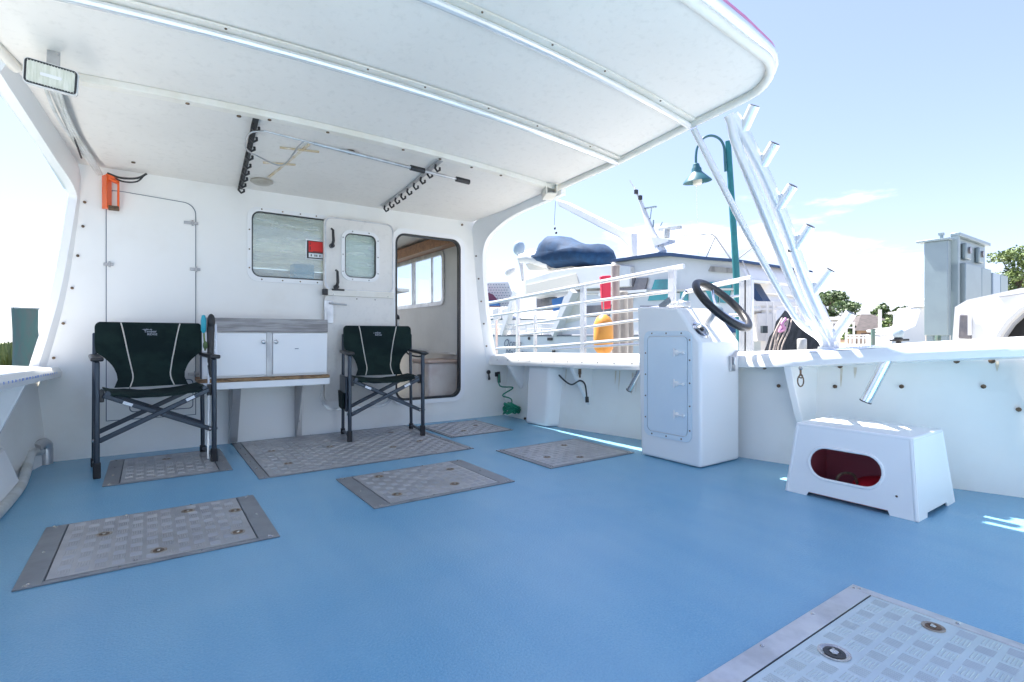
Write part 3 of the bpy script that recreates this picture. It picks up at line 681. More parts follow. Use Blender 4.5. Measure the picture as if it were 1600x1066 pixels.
o = b.build('cable', 'black'); tag(o, 'black cable looped down the cabin lining inside the doorway', 'cable')

# flush storage panel with latches, port side of bulkhead
sp_ = empty('locker_door', 'tall flush white locker door with rounded top corner behind the left camp chair', 'locker door', (.02, YB, .25))
OUT = [(-.267, .27), (.304, .27), (.304, 1.90)]+[(.304-.09+.09*math.cos(R(a)), 1.90+.09*math.sin(R(a))) for a in range(10, 91, 10)]+[(-.267+.09, 2.012)]+[(-.267+.05+.05*math.cos(R(a)), 1.96+.05*math.sin(R(a))) for a in range(90, 181, 15)]
def off(p, k): c = (.02, 1.14); return (p[0]+(k if p[0] > c[0] else -k), p[1]+(k if p[1] > c[1] else -k))
b = MB(); b.plate([[off(p, .0) for p in OUT]], .008, XZ(YB-.004)); b.build('panel', 'gel', sp_, bevel=.002)
b = MB(); b.plate([[off(p, .006) for p in OUT], [off(p, .0005) for p in OUT]], .0055, XZ(YB-.0015)); b.build('shadow_gap', 'letter', sp_)
for x, z, l in ((.285, 1.83, .10), (.31, 1.455, .075), (-.25, 1.45, .06), (.30, .60, .08)):
    b = MB(); b.box(x-l*.6, x+l*.4, YB-.020, YB-.008, z-.011, z+.011); b.cyl((x, YB-.022, z-.022), (x, YB-.022, z+.022), .007, 8); b.build('hinge', 'aludull', sp_, bevel=.002)
lp = empty('lower_locker_panel', 'low flush white panel with a latch below the left camp chair', 'panel', (.0, YB-.012, .33))
b = MB(); b.plate([rrect(-.13, .29, .32, .56, .03), rrect(-.124, .284, .326, .554, .027)], .004, XZ(YB-.011)); b.build('seam', 'letter', lp)
b = MB(); b.box(-.06, .03, YB-.03, YB-.008, .545, .575); b.build('latch', 'rust', lp, bevel=.002)

# orange holder and wiring in the corner
t = empty('orange_holder', 'bright orange plastic bracket hanging in the top left corner of the bulkhead', 'bracket', (-.25, 4.9, 1.86))
b = MB(); b.prism([(-.295, 4.93, 1.86), (-.262, 4.86, 1.86), (-.235, 4.93, 1.86)], (0, 0, .25)); b.build('spine', 'orange', t, bevel=.003)
b = MB(); b.bar((-.195, 4.9, 1.865), (-.195, 4.9, 2.09), .014, .03); b.bar((-.27, 4.9, 2.09), (-.19, 4.9, 2.06), .02, .03, (0, 1, 0)); b.bar((-.27, 4.9, 2.11), (-.20, 4.9, 2.09), .02, .03, (0, 1, 0)); b.build('arm', 'orange', t, bevel=.003)
b = MB(); b.box(-.255, -.19, 4.88, 4.93, 1.855, 1.885); b.build('foot', 'rust', t, bevel=.004)
b = MB()
for k_, (dx, r_) in enumerate(((0, .012), (.022, .010), (.04, .008), (-.02, .009))):
    b.tube(spl([(-.44+dx, 3.50, zc(-.4, 3.5)-.03), (-.425+dx*.8, 3.9, zc(-.4, 3.9)-.03-.012*k_), (-.395+dx*.7, 4.35, zc(-.4, 4.35)-.03), (-.345+dx*.6, 4.75, zc(-.3, 4.75)-.035), (-.31+dx*.4, 4.90, 2.11)], 6), r_, 8)
o = b.build('wiring', 'hosewhite'); tag(o, 'bundle of pale cables running along the ceiling edge from floodlight to corner', 'cables')
b = MB(); b.tube(spl([(-.42, 3.7, zc(-.4, 3.7)-.02), (-.40, 4.2, zc(-.4, 4.2)-.03), (-.385, 4.6, 2.13)], 6), .006, 6)
b.tube(spl([(-.26, 4.9, 2.125), (-.18, 4.88, 2.10), (-.08, 4.86, 2.11), (-.02, 4.86, 2.155)], 6), .008, 8); b.tube(spl([(-.26, 4.9, 2.12), (-.17, 4.88, 2.075), (-.08, 4.86, 2.085), (-.03, 4.86, 2.15)], 6), .006, 8)
o = b.build('corner_wire', 'black'); tag(o, 'thin dark wires drooping above the orange bracket', 'wire')

# floodlight
fl = empty('floodlight', 'rectangular floodlight hung at the left end of the forward roof beam', 'floodlight', onY(82, 120, 3.30))
c = onY(80, 120, 3.28); 
ax = (onY(123, 122, 3.28)-onY(38, 122, 3.28)); print('flood w', ax.length, c)
rot = Matrix.Rotation(R(3), 4, 'Z')@Matrix.Rotation(R(4), 4, 'Y')@Matrix.Rotation(R(14), 4, 'X')
b = MB(); FM = Matrix.Translation(c)@rot@Matrix(((1, 0, 0, 0), (0, 0, 1, 0), (0, 1, 0, 0), (0, 0, 0, 1)))
hw = ax.length/2*.97; hh = .058
b.plate([rrect(-hw, hw, -hh, hh, .018)], .07, FM@Matrix.Translation((0, 0, .035))); b.build('housing', 'gelclean', fl, bevel=.008)
b = MB(); b.plate([rrect(-hw+.004, hw-.004, -hh+.004, hh-.004, .016), rrect(-hw+.012, hw-.012, -hh+.012, hh-.012, .012)], .012, FM@Matrix.Translation((0, 0, -.004))); b.build('gasket', 'black', fl)
b = MB(); b.plate([rrect(-hw+.012, hw-.012, -hh+.012, hh-.012, .012)], .006, FM@Matrix.Translation((0, 0, -.004))); ln = b.build('lens', 'lens', fl)
b = MB(); b.plate([rrect(-hw*.4, hw*.4, -.007, .007, .0065)], .004, FM@Matrix.Translation((0, 0, -.0095))); b.build('lamp_tube', 'white', ln)
b = MB()
for i in range(17): b.obox(FM@Vector((-hw*.85+i*hw*1.7/16, 0, -.008)), (.003, .004, hh*1.7), rot)
stuff(b.build('lens_ribs', 'lens', ln))
b = MB(); b.bar(c+Vector((0, .06, .05)), (c.x, 3.36, zc(c.x, 3.4)), .05, .01); b.build('bracket', 'alu', fl)

# overhead rod racks, gaff, dome light
def rack(x0, y0, x1, y1, n, label, hooks):
    t = empty('rod_rack', label, 'rod rack', (x0, y0, zc(x0, y0)-.05), 'rod racks on the wheelhouse ceiling')
    z = lambda x, y: zc(x, y)-.012
    b = MB(); b.bar((x0, y0, z(x0, y0)), (x1, y1, z(x1, y1)), .035, .022); b.build('rail', 'black' if not hooks else 'aludull', t, bevel=.003)
    for i in range(n):
        f_ = (i+.5)/n; x = x0+(x1-x0)*f_; y = y0+(y1-y0)*f_; zz = z(x, y)-.012
        b = MB(); b.tube([(x-.012, y, zz), (x-.018, y, zz-.03), (x+.002, y, zz-.052), (x+.024, y, zz-.036), (x+.022, y, zz-.016)], .009, 7)
        b.build('hook', 'black', t)
rack(.55, 3.60, .63, 4.93, 9, 'black rod rack on the ceiling near the dome light, above the bulkhead window', False)
rack(1.86, 3.62, 1.865, 4.85, 9, 'rod rack with open black hooks on the ceiling above the dutch door', True)
t = empty('gaff', 'long aluminium gaff with two black grips slung under the ceiling racks', 'gaff', (1.3, 3.68, 2.2))
A_ = Vector((.60, 3.64, zc(.6, 3.64)-.075)); B_ = Vector((2.17, 3.72, zc(2.17, 3.72)-.085)); ev = lambda f_: A_+(B_-A_)*f_
b = MB(); b.cyl(ev(0), ev(.22), .006, 8); b.cyl(ev(.84), ev(.98), .009, 8); b.cyl(ev(.2), ev(.86), .012, 10); b.build('shaft', 'alu', t)
b = MB(); b.cyl(ev(.66), ev(.735), .021, 10); b.build('grip', 'black', t)
b = MB(); b.cyl(ev(.92), ev(1.0), .021, 10); b.build('grip', 'black', t)
b = MB(); b.tube(spl([ev(.0), ev(0)+Vector((-.08, .02, -.03)), ev(0)+Vector((-.09, .1, -.10)), ev(0)+Vector((.0, .22, -.10)), ev(0)+Vector((.16, .26, -.12)), ev(.12)+Vector((.03, .05, -.04)), ev(.16)], 6), .005, 7); b.build('hook_loop', 'aludull', t)
t = empty('dome_light', 'round beige dome light on the ceiling between the rod racks', 'light', (.76, 4.70, 2.17))
zt = zc(.76, 4.7)
b = MB(); b.lathe([(.085, zt), (.088, zt-.012), (.078, zt-.018)], Matrix.Translation((.76, 4.7, 0)), 24); b.build('base', 'domelens', t)
b = MB(); b.lathe([(.074, zt-.018), (.06, zt-.03), (.03, zt-.036), (.004, zt-.037)], Matrix.Translation((.76, 4.7, 0)), 24); b.build('lens', 'domelens', t)
b = MB(); b.bar((.79, 4.58, zc(.79, 4.58)-.006), (.93, 3.85, zc(.93, 3.85)-.006), .018, .010); b.bar((.70, 4.28, zc(.7, 4.28)-.008), (.92, 4.22, zc(.92, 4.22)-.008), .014, .012); b.bar((.76, 3.98, zc(.7, 3.98)-.008), (1.02, 3.93, zc(1., 3.93)-.008), .014, .012)
o = b.build('cable_clip_strip', 'stainpaint'); tag(o, 'rust stained cable strip with two cross clips on the ceiling beside the dome light', 'cable strip')
b = MB(); b.lathe([(.03, 0), (.034, .008), (.02, .02), (.008, .022)], Matrix.Translation((1.22, 3.83, zc(1.22, 3.83)))@Matrix.Rotation(R(180), 4, 'X'), 14)
b.bar((1.16, 3.83, zc(1.2, 3.83)-.012), (1.28, 3.82, zc(1.2, 3.82)-.012), .016, .01); o = b.build('ceiling_fitting', 'rust'); tag(o, 'small rusty fitting screwed to the ceiling under the gaff', 'fitting')
#==CABINETS==
YC = 4.62
t = empty('wall_cabinet', 'white two door cabinet under a weathered grey board, fixed to the bulkhead', 'cabinet', (.82, 4.79, .5))
cx0, cx1 = .330, 1.268
b = MB(); b.box(cx0, cx1, YC+.02, YB-.012, .575, .945); b.build('carcass', 'gelclean', t, bevel=.003)
b = MB(); b.box(cx0+.002, cx1+.002, YC-.012, YC+.018, .942, 1.052); b.build('top_board', 'greywood', t, bevel=.004)
b = MB(); b.box(cx0, cx1, YC+.02, YB-.012, .946, .962); b.build('cabinet_top', 'greywood', t)
for x0, x1, kx in ((cx0, .782, .757), (.826, cx1, .850)):
    b = MB(); b.box(x0+.004, x1-.002, YC-.002, YC+.017, .592, .936); dn = b.build('door', 'gelclean', t, bevel=.004)
    b = MB(); b.lathe([(.006, 0), (.006, .012), (.017, .018), (.017, .026), (.006, .030)], Matrix.Translation((kx, YC-.003, .862))@Matrix.Rotation(R(90), 4, 'X'), 14); b.build('knob', 'steel', dn)
    if x0 > .8:
        b = MB(); b.box(1.0, 1.03, YC-.006, YC-.003, .80, .806); b.build('label', 'letter', dn)
b = MB(); b.box(.782, .826, YC+.002, YC+.018, .585, .94); b.build('stile', 'aludull', t)
t = empty('bench_shelf', 'narrow white shelf with worn plywood edge on two aluminium brackets, under the cabinet', 'shelf', (.82, 4.78, 0))
b = MB(); b.box(cx0-.03, cx1+.012, YC-.03, YB-.012, .548, .574); b.build('plywood_top', 'ply', t)
b = MB(); b.box(cx0-.03, cx1+.012, YC-.035, YC-.012, .492, .546); b.box(cx0-.03, cx1+.012, YC-.012, YB-.012, .53, .546); b.build('apron', 'gelclean', t, bevel=.003)
for x in (.545, 1.07):
    b = MB(); b.prism([(x, YC+.02, .529), (x, YB-.012, .529), (x, YB-.012, .01), (x, YB-.075, .01)], (.006, 0, 0)); b.box(x+.006, x+.06, YB-.022, YB-.012, .01, .529); b.bar((x+.03, YC+.03, .524), (x+.03, YB-.07, .02), .055, .006, (0, 1, 0)) if x < .7 else None
    b.build('bracket', 'aludull', t, bevel=.001)
b = MB()
for z in (.42, .30, .14): b.lathe([(.003, 0), (.012, 0), (.006, .008)], Matrix.Translation((1.10, YB-.022, z))@Matrix.Rotation(R(90), 4, 'X'), 8)
stuff(b.build('bolts', 'steel', t))

# folded step ladder with brushes by the left chair
t = empty('folding_gear_rack', 'narrow aluminium ladder rack standing between left camp chair and cabinet', 'ladder', (.40, 4.42, 0))
for x in (.352, .398):
    b = MB(); b.bar((x-.002, 4.40, .0), (x+.012, 4.50, 1.0 if x > .36 else .93), .014, .022, (0, 1, 0)); b.build('rail', 'whitetube', t, bevel=.002)
for z in (.88, .80, .70, .22, .14):
    b = MB(); b.bar((.350, 4.405+z*.09, z), (.408, 4.405+z*.09, z), .02, .02); b.build('rung', 'white', t, bevel=.003)
b = MB(); b.tube([(.372, 4.47, .60), (.372, 4.46, .96), (.378, 4.46, 1.05)], [.018, .026, .018], 10); b.ell((.375, 4.455, 1.02), (.028, .03, .055), Matrix(), 10, 8); b.build('handle', 'black', t)
t = empty('scrub_brush', 'small teal handled brush hanging above the left chair arm', 'brush', (.335, 4.44, .88))
b = MB(); b.lathe([(.006, .93), (.017, .95), (.019, 1.02), (.012, 1.06), (.004, 1.065)], Matrix.Translation((.325, 4.44, 0)), 12); b.build('handle', 'bluebrush', t)
b = MB(); b.tube([(.327, 4.44, .93), (.335, 4.44, .80)], .006, 6); b.ell((.336, 4.44, .84), (.018, .018, .035), Matrix(), 8, 6, lump=.3); b.build('bristles', 'leafl', t)

# ------------------------------------------------------------------ camp chairs
def chair(x, y, yaw, W, label, pouch):
    t = empty('camp_chair', label, 'chair', (0, 0, 0), 'green folding camp chairs', local=True)
    h = W/2; dy = .20; F = 'navyframe'
    for sx in (-1, 1):
        X_ = sx*h
        b = MB(); b.bar((X_, -dy, .035), (X_, -dy, .745), .036, .030, (1, 0, 0)); lg = b.build('leg', F, t, bevel=.008)
        b = MB(); b.bar((X_, -dy, .0), (X_, -dy, .10), .046, .040, (1, 0, 0)); b.build('foot', 'rubber', lg, bevel=.006)
        b = MB(); b.bar((X_, dy, .035), (X_*.985, dy+.015, .93), .032, .026, (1, 0, 0)); lg = b.build('leg', F, t, bevel=.008)
        b = MB(); b.bar((X_, dy, .0), (X_, dy, .06), .04, .036, (1, 0, 0)); b.build('foot', 'rubber', lg, bevel=.006)
        b = MB(); b.tube([(X_, -dy, .03), (X_, -dy*.6, .045), (X_, dy*.6, .045), (X_, dy, .03)], .012, 8); b.build('runner', F, t)
        b = MB(); b.prism([(X_-.034, -dy-.045, .745), (X_+.034, -dy-.045, .745), (X_+.030, dy, .755), (X_-.030, dy, .755)], (0, 0, .028)); b.build('armrest', 'black', t, bevel=.010, seg=3)
        b = MB(); b.cyl((X_-sx*.03, -dy+.01, .24), (X_+sx*.022, -dy+.01, .24), .010, 8); b.build('pivot', 'steel', t)
    for yy_, o_ in ((-dy+.012, 0), (dy-.02, .03)):
        for sx in (-1, 1):
            b = MB(); b.bar((-sx*(h-.03), yy_+sx*.012, .525), (sx*(h-.01), yy_+sx*.012, .235), .016, .032, (0, 0, 1)); b.build('cross_bar', F, t, bevel=.005)
    b = MB(); b.obox((-h*.52, -dy-.008, .462), (.055, .003, .020), Matrix.Rotation(R(25), 4, 'Y')); b.build('tag', 'white', t); b = MB(); b.obox((h*.55, -dy-.012, .472), (.055, .003, .020), Matrix.Rotation(R(-25), 4, 'Y')); b.build('tag', 'white', t)
    for sx in (-1, 1):
        b = MB(); b.tube([(sx*(h-.055), -dy, .535), (sx*(h-.055), dy, .515)], .017, 10); b.build('seat_rail', F, t)
        b = MB(); b.box(sx*(h-.02)-.018, sx*(h-.02)+.018, -dy+.02, -dy+.05, .48, .56); b.build('bracket', 'black', t, bevel=.004)
    # seat cloth, sagging
    b = MB(); nx_, ny_ = 14, 8; vs_ = []; fs_ = []
    for lay in (0, 1):
        for j in range(ny_+1):
            for i in range(nx_+1):
                u = i/nx_*2-1; v_ = j/ny_*2-1
                z = .552-.034*(1-u*u)-(.014 if v_ < -.99 else 0)-lay*.012+.010*mnoise.noise(Vector((u*3, v_*3, x)))
                vs_.append((u*(h-.045), v_*dy*.98, z))
    k_ = (nx_+1)*(ny_+1)
    for j in range(ny_):
        for i in range(nx_):
            a = j*(nx_+1)+i; fs_ += [(a, a+1, a+nx_+2, a+nx_+1), (k_+a, k_+a+nx_+1, k_+a+nx_+2, k_+a+1)]
    rg = list(range(nx_+1))+[j*(nx_+1)+nx_ for j in range(1, ny_+1)]+[ny_*(nx_+1)+i for i in range(nx_-1, -1, -1)]+[j*(nx_+1) for j in range(ny_-1, 0, -1)]
    for i in range(len(rg)): p_, q2 = rg[i], rg[(i+1) % len(rg)]; fs_.append((p_, q2, k_+q2, k_+p_))
    b.add(vs_, fs_).build('seat', 'green', t)
    # shaped back
    def hwid(z):   # half width by height
        k0 = h*.61
        if z > .79: base_ = h*.99-.012*max(0, 1-(z-.79)/.03)
        elif z > .60: base_ = k0+(h*.955-k0)*((z-.60)/.19)**2.1
        else: base_ = k0+.02*((.60-z)/.055)
        if z > .97: base_ -= (.04-math.sqrt(max(0, .04**2-(z-.97)**2))) if z < 1.0101 else .04
        return base_
    zs = [.545, .56, .60, .64, .68, .70, .715, .725, .735, .75, .77, .79, .81, .85, .89, .93, .97, .985, .995, 1.003, 1.008]
    nb = 24
    def bp(u, z, lay):
        hw_ = hwid(z); X_ = u*hw_
        f_ = (z-.545)/.46
        yv = dy-.075+.095*f_+.055*(1-(X_/h)**2)*math.sin(min(1, f_*1.1)*math.pi)*.9-.02*abs(X_/h)*f_
        yv += .012*mnoise.noise(Vector((X_*6, z*8, x*3)))+.006*mnoise.noise(Vector((X_*9, z*30, x)))+.008*math.sin(z*70+X_*5+2*mnoise.noise(Vector((X_*8, z*8, 0))))*max(0, .6-abs(z-.68)*4)
        return (X_, yv+lay*.014, z)
    b = MB(); vs_ = [bp(-1+2*i/nb, z, lay) for lay in (0, 1) for z in zs for i in range(nb+1)]; fs_ = []
    nz = len(zs); k_ = nz*(nb+1)
    for j in range(nz-1):
        for i in range(nb):
            a = j*(nb+1)+i; fs_ += [(a, a+1, a+nb+2, a+nb+1), (k_+a, k_+a+nb+1, k_+a+nb+2, k_+a+1)]
    rg = list(range(nb+1))+[j*(nb+1)+nb for j in range(1, nz)]+[(nz-1)*(nb+1)+i for i in range(nb-1, -1, -1)]+[j*(nb+1) for j in range(nz-2, 0, -1)]
    for i in range(len(rg)): p_, q2 = rg[i], rg[(i+1) % len(rg)]; fs_.append((p_, q2, k_+q2, k_+p_))
    bk = b.add(vs_, fs_).build('backrest', 'green', t, ang=60)
    for sx in (-1, 1):
        pts = []
        for z in [1.004-.46*i/20 for i in range(21)]:
            f_ = (1.004-z)/.46; X_ = sx*h*(.545-.20*min(1, f_*1.25)**.9+.10*max(0, f_-.88)/.12*.6)
            p_ = bp(X_/hwid(z), z, 0); pts.append((X_, p_[1]-.003, z))
        MB().tube(pts, .0042, 6).build('piping', 'piping', bk)
    LM = Matrix.Translation((0, dy+.022, .93))@Matrix.Rotation(R(90), 4, 'X')
    b = MB()
    pz = bp(0, .935, 0)[1]-.004
    LM = Matrix.Translation((-.005, pz, .942))@Matrix.Rotation(R(87), 4, 'X')
    b.text('Timber', .026, LM, .0006); b.text('RIDGE', .022, LM@Matrix.Translation((.012, -.021, 0)), .0006)
    b.add([LM@Vector(q_) for q_ in ((-.05, .014, .001), (-.01, .026, .001), (.005, .018, .001), (.02, .024, .001), (.05, .014, .001))], [(0, 4, 3, 2, 1)])
    b.build('logo', 'logo', bk, smooth=False)
    if pouch:
        b = MB(); b.box(-h-.032, -h-.012, -dy+.02, dy-.02, .26, .56); b.build('side_table', 'navyframe', t, bevel=.008)
        b = MB(); b.prism([(-h-.05, -dy+.03, .42), (-h-.05, dy-.04, .42), (-h-.05, dy-.10, .27), (-h-.05, -dy+.08, .27)], (.016, 0, 0)); b.build('pouch', 'green', t, bevel=.006)
    t.location = (x, y, 0); t.rotation_euler = (0, 0, R(yaw)); return t
chair(.03, 4.45, 6, .66, 'dark green folding camp chair at the left, in front of the locker door', False)
chair(1.745, 4.56, -9, .64, 'dark green folding camp chair with a side pouch, in front of the open cabin doorway', True)

# ------------------------------------------------------------------ deck hatches
def hatch(x0, x1, y0, y1, fl_, fr, ff, fb, label, lat, m='aludull', st=.0):
    t = empty('deck_hatch', label, 'hatch', ((x0+x1)/2, (y0+y1)/2, 0), 'tread plate deck hatches')
    px0, px1, py0, py1 = x0+fl_, x1-fr, y0+ff, y1-fb
    for a in ((x0, px0-.006, y0, y1), (px1+.006, x1, y0, y1), (px0-.006, px1+.006, y0, py0-.006), (px0-.006, px1+.006, py1+.006, y1)):
        if a[1]-a[0] > .004 and a[3]-a[2] > .004:
            MB().box(a[0], a[1], a[2], a[3], .001, .0065).build('frame', 'aluframe' if m != 'alu' else m, t, bevel=.0015)
    MB().box(px0-.0055, px1+.0055, py0-.0055, py1+.0055, .0005, .0022).build('gap', 'black', t)
    pl = MB().box(px0, px1, py0, py1, .0025, .0075).build('plate', 'aluplate' if m == 'alu' else m, t, bevel=.0015)
    b = MB(); s = .056; nx_ = int((px1-px0-.01)/s); ny_ = int((py1-py0-.01)/s); z = .0076
    ox = px0+((px1-px0)-nx_*s)/2; oy = py0+((py1-py0)-ny_*s)/2
    for i in range(nx_):
        for j in range(ny_):
            cx_ = ox+(i+.5)*s; cy_ = oy+(j+.5)*s
            if any((cx_-p[0])**2+(cy_-p[1])**2 < .045**2 for p in lat): continue
            for k_ in range(5):
                o_ = (k_-2)*.0088
                if (i+j) % 2: a = (cx_-.021, cx_+.021, cy_+o_-.002, cy_+o_+.002)
                else: a = (cx_+o_-.002, cx_+o_+.002, cy_-.021, cy_+.021)
                q_ = .0012
                b.add([(a[0], a[2], z), (a[1], a[2], z), (a[1], a[3], z), (a[0], a[3], z), (a[0]+q_, a[2]+q_, z+.0013), (a[1]-q_, a[2]+q_, z+.0013), (a[1]-q_, a[3]-q_, z+.0013), (a[0]+q_, a[3]-q_, z+.0013)],
                      [(4, 5, 6, 7), (0, 1, 5, 4), (1, 2, 6, 5), (2, 3, 7, 6), (3, 0, 4, 7)])
    stuff(b.build('tread_bars', 'bars' if m == 'alu' else 'barsfar', t, smooth=False))
    for q3, (lx, ly) in enumerate(lat):
        bold = m == 'alu' and q3 == 0; k3 = 1 if bold else .72
        LMt = Matrix.Translation((lx, ly, .0076))@Matrix.Diagonal((k3, k3, .8, 1))
        b = MB(); b.lathe([(.042, 0), (.042, .0030), (.036, .0034), (.032, .0010)], LMt, 20); r_ = b.build('ring_latch', 'steel' if bold else 'latchdull', t)
        b = MB(); b.lathe([(.029, .0004), (.028, .0030), (.018, .0030), (.017, .0012)], LMt, 20); b.build('rubber_ring', 'black' if bold else 'rust', r_)
        b = MB(); b.lathe([(.013, .0004), (.012, .005), (.004, .0055)], LMt, 6); b.obox((lx, ly, .0112), (.030*k3, .006, .003), Matrix.Rotation(R(35), 4, 'Z')); b.build('key_slot', 'steel', r_)
    b = MB()
    n_ = max(2, int((x1-x0)/.28)); m_ = max(2, int((y1-y0)/.25))
    for i in range(n_+1):
        for yv in (y0+min(ff, .03)*.5, y1-min(fb, .03)*.5): b.lathe([(.002, .0065), (.007, .0068), (.004, .0095)], Matrix.Translation((x0+.03+(x1-x0-.06)*i/n_, yv, 0)), 6)
    for i in range(m_+1):
        for xv in (x0+fl_*.45, x1-fr*.45): b.lathe([(.002, .0065), (.007, .0068), (.004, .0095)], Matrix.Translation((xv, y0+.03+(y1-y0-.06)*i/m_, 0)), 6)
    stuff(b.build('frame_screws', 'steel', t)); return t
hatch(-.40, .48, 2.505, 3.245, .085, .09, .035, .012, 'tread plate hatch at the lower left of the blue deck, nearest the port side', [(-.17, 2.98), (.03, 2.62), (.16, 3.13), (.33, 2.66), (.36, 3.0)])
hatch(.96, 1.86, 2.625, 3.31, .10, .10, .035, .02, 'tread plate hatch in the middle of the blue deck with a dull left flange', [(1.15, 2.78), (1.52, 2.78), (1.2, 3.2), (1.66, 3.1)])
hatch(2.24, 3.08, 2.74, 3.42, .05, .05, .03, .03, 'tread plate hatch beside the steering console, half hidden by it', [(2.42, 3.0), (2.8, 3.25), (2.62, 2.86)])
hatch(-.235, .46, 3.95, 4.74, .085, .08, .03, .03, 'narrow tread plate hatch under the left camp chair', [(.1, 4.55)])
hatch(.565, 2.14, 3.59, 4.93, .065, .05, .02, .02, 'largest tread plate hatch, in front of the cabinet and bulkhead', [(.78, 4.4), (1.2, 4.3), (1.62, 4.0), (1.85, 4.62), (1.9, 4.1), (.8, 3.9)])
hatch(2.205, 2.88, 4.09, 4.80, .03, .03, .03, .03, 'small tread plate hatch in the forward corner beside the doorway', [(2.45, 4.3), (2.7, 4.5)])
hatch(1.12, 2.085, -.05, .826, .06, .045, .05, .075, 'bright tread plate hatch in the bottom right foreground with a black ring latch', [(1.585, .675), (1.975, .56)], 'alu')
hatch_near = bpy.data.objects['deck_hatch.006']
#==CONSOLE==
t = empty('steering_console', 'white steering console with access door standing against the starboard gunwale', 'console', (3.29, 2.42, 0))
prof = [(2.675, .004), (2.715, 1.137), (2.34, 1.112), (2.150, .865), (2.150, .004)]
CX0, CX1 = 3.075, 3.545
b = MB(); b.prism([(CX0, y, z) for y, z in prof], (CX1-CX0, 0, 0)); b.build('body', 'gelclean', t, bevel=.022, seg=4)
FX = CX0
b = MB(); b.plate([rrect(2.215, 2.635, .165, .945, .055), rrect(2.245, 2.605, .20, .91, .04)], .008, YZ(FX-.006)); b.build('door_frame', 'doorblue', t, bevel=.003)
b = MB(); b.plate([rrect(2.252, 2.598, .207, .903, .035)], .010, YZ(FX-.006)); dr = b.build('access_door', 'doorblue', t, bevel=.004)
for z in (.79, .57, .35):
    b = MB(); b.lathe([(.020, 0), (.020, .008), (.010, .012)], Matrix.Translation((FX-.011, 2.335, z))@Matrix.Rotation(R(-90), 4, 'Y'), 14); b.bar((FX-.022, 2.34, z), (FX-.022, 2.285, z), .016, .010); b.bar((FX-.018, 2.355, z-.03), (FX-.018, 2.355, z+.03), .012, .008, (1, 0, 0)); b.lathe([(.010, 0), (.012, .01), (.005, .014)], Matrix.Translation((FX-.014, 2.275, z))@Matrix.Rotation(R(-90), 4, 'Y'), 12)
    b.build('latch', 'gelclean', dr, bevel=.002)
b = MB()
for y, z in [(2.62, .30), (2.62, .46), (2.62, .62), (2.62, .78), (2.23, .25), (2.23, .42), (2.23, .58), (2.23, .74), (2.23, .88), (2.56, .928), (2.43, .928), (2.30, .928), (2.56, .182), (2.43, .182), (2.30, .182)]:
    b.lathe([(.002, 0), (.0065, 0), (.004, .004)], Matrix.Translation((FX-.010, y, z))@Matrix.Rotation(R(-90), 4, 'Y'), 8)
stuff(b.build('frame_screws', 'rust', t))
# sloped panel frame of reference
pu = Vector((0, 2.34-2.15, 1.112-.865)).normalized(); pn = Vector((0, -pu.z, pu.y)); pc = Vector((3.29, 2.245, .988))
PM = Matrix.Translation(pc)@Matrix(((1, pu.x, pn.x, 0), (0, pu.y, pn.y, 0), (0, pu.z, pn.z, 0), (0, 0, 0, 1)))
t2 = empty('compass', 'round chrome gauge on the sloped top of the steering console', 'gauge', pc)
GM = PM@Matrix.Translation((-.13, -.055, 0))@Matrix.Scale(1.15, 4)
b = MB(); b.lathe([(.060, 0), (.062, .008), (.050, .016), (.044, .012)], GM, 24); b.build('bezel', 'pol', t2)
b = MB(); b.lathe([(.044, .010), (.03, .013), (.004, .014)], GM, 24); b.build('face', 'steel', t2)
b = MB(); b.lathe([(.012, .014), (.012, .020), (.004, .021)], GM, 12); b.obox(GM@Vector((.02, .012, .018)), (.012, .012, .004)); b.build('cap', 'black', t2)
wc = Vector((3.285, 2.125, 1.128)); wn_ = Vector((.12, -.71, .69)).normalized()
wu = wn_.orthogonal().normalized(); wv = wn_.cross(wu)
b = MB(); b.tube([wc+(wu*math.cos(2*math.pi*i/48)+wv*math.sin(2*math.pi*i/48))*.228 for i in range(48)], .0265, 14, closed=True); whl = b.build('steering_wheel', 'black', t)
hub = wc-wn_*.045
b = MB(); WM = Matrix.Translation(hub)@wn_.to_track_quat('Z', 'Y').to_matrix().to_4x4(); b.lathe([(.03, -.012), (.046, -.005), (.046, .012), (.03, .024), (.006, .026)], WM, 18); b.build('hub', 'cab', whl)
for k_ in range(3):
    a = 2*math.pi*k_/3+1.15; e_ = wc+(wu*math.cos(a)+wv*math.sin(a))*.225
    b = MB(); b.tube([hub, hub+(e_-hub)*.5-wn_*.008, e_], [.012, .010, .009], 8); b.build('spoke', 'pol', whl)
b = MB(); b.cyl(hub, pc+Vector((0, .01, .0)), .024, 12); b.build('column', 'alu', whl)
t2 = empty('throttle_lever', 'small chrome and grey throttle lever at the inboard edge of the console top', 'lever', (3.2, 2.45, 1.12))
b = MB(); b.box(3.18, 3.26, 2.36, 2.50, 1.118, 1.165); b.build('mount', 'whitetube', t2, bevel=.012)
b = MB(); b.obox((3.14, 2.50, 1.15), (.012, .11, .045), Matrix.Rotation(R(-30), 4, 'X')); b.build('blade', 'deckgrey', t2, bevel=.003)
b = MB(); b.bar((3.15, 2.42, 1.12), (3.16, 2.38, 1.175), .012, .012); b.tube([(3.22, 2.42, 1.16), (3.23, 2.40, 1.22), (3.20, 2.36, 1.235)], .010, 8); b.build('arm', 'pol', t2)
t2 = empty('console_bracket', 'grey metal hinge bracket joining the console to the gunwale cap', 'bracket', (3.44, 2.14, .65))
b = MB(); b.box(3.405, 3.455, 2.128, 2.147, .655, .765); b.bar((3.44, 2.13, .755), (3.50, 2.15, .80), .03, .012); b.cyl((3.43, 2.12, .76), (3.43, 2.12, .70), .008, 8); b.build('plate', 'alu', t2, bevel=.002)

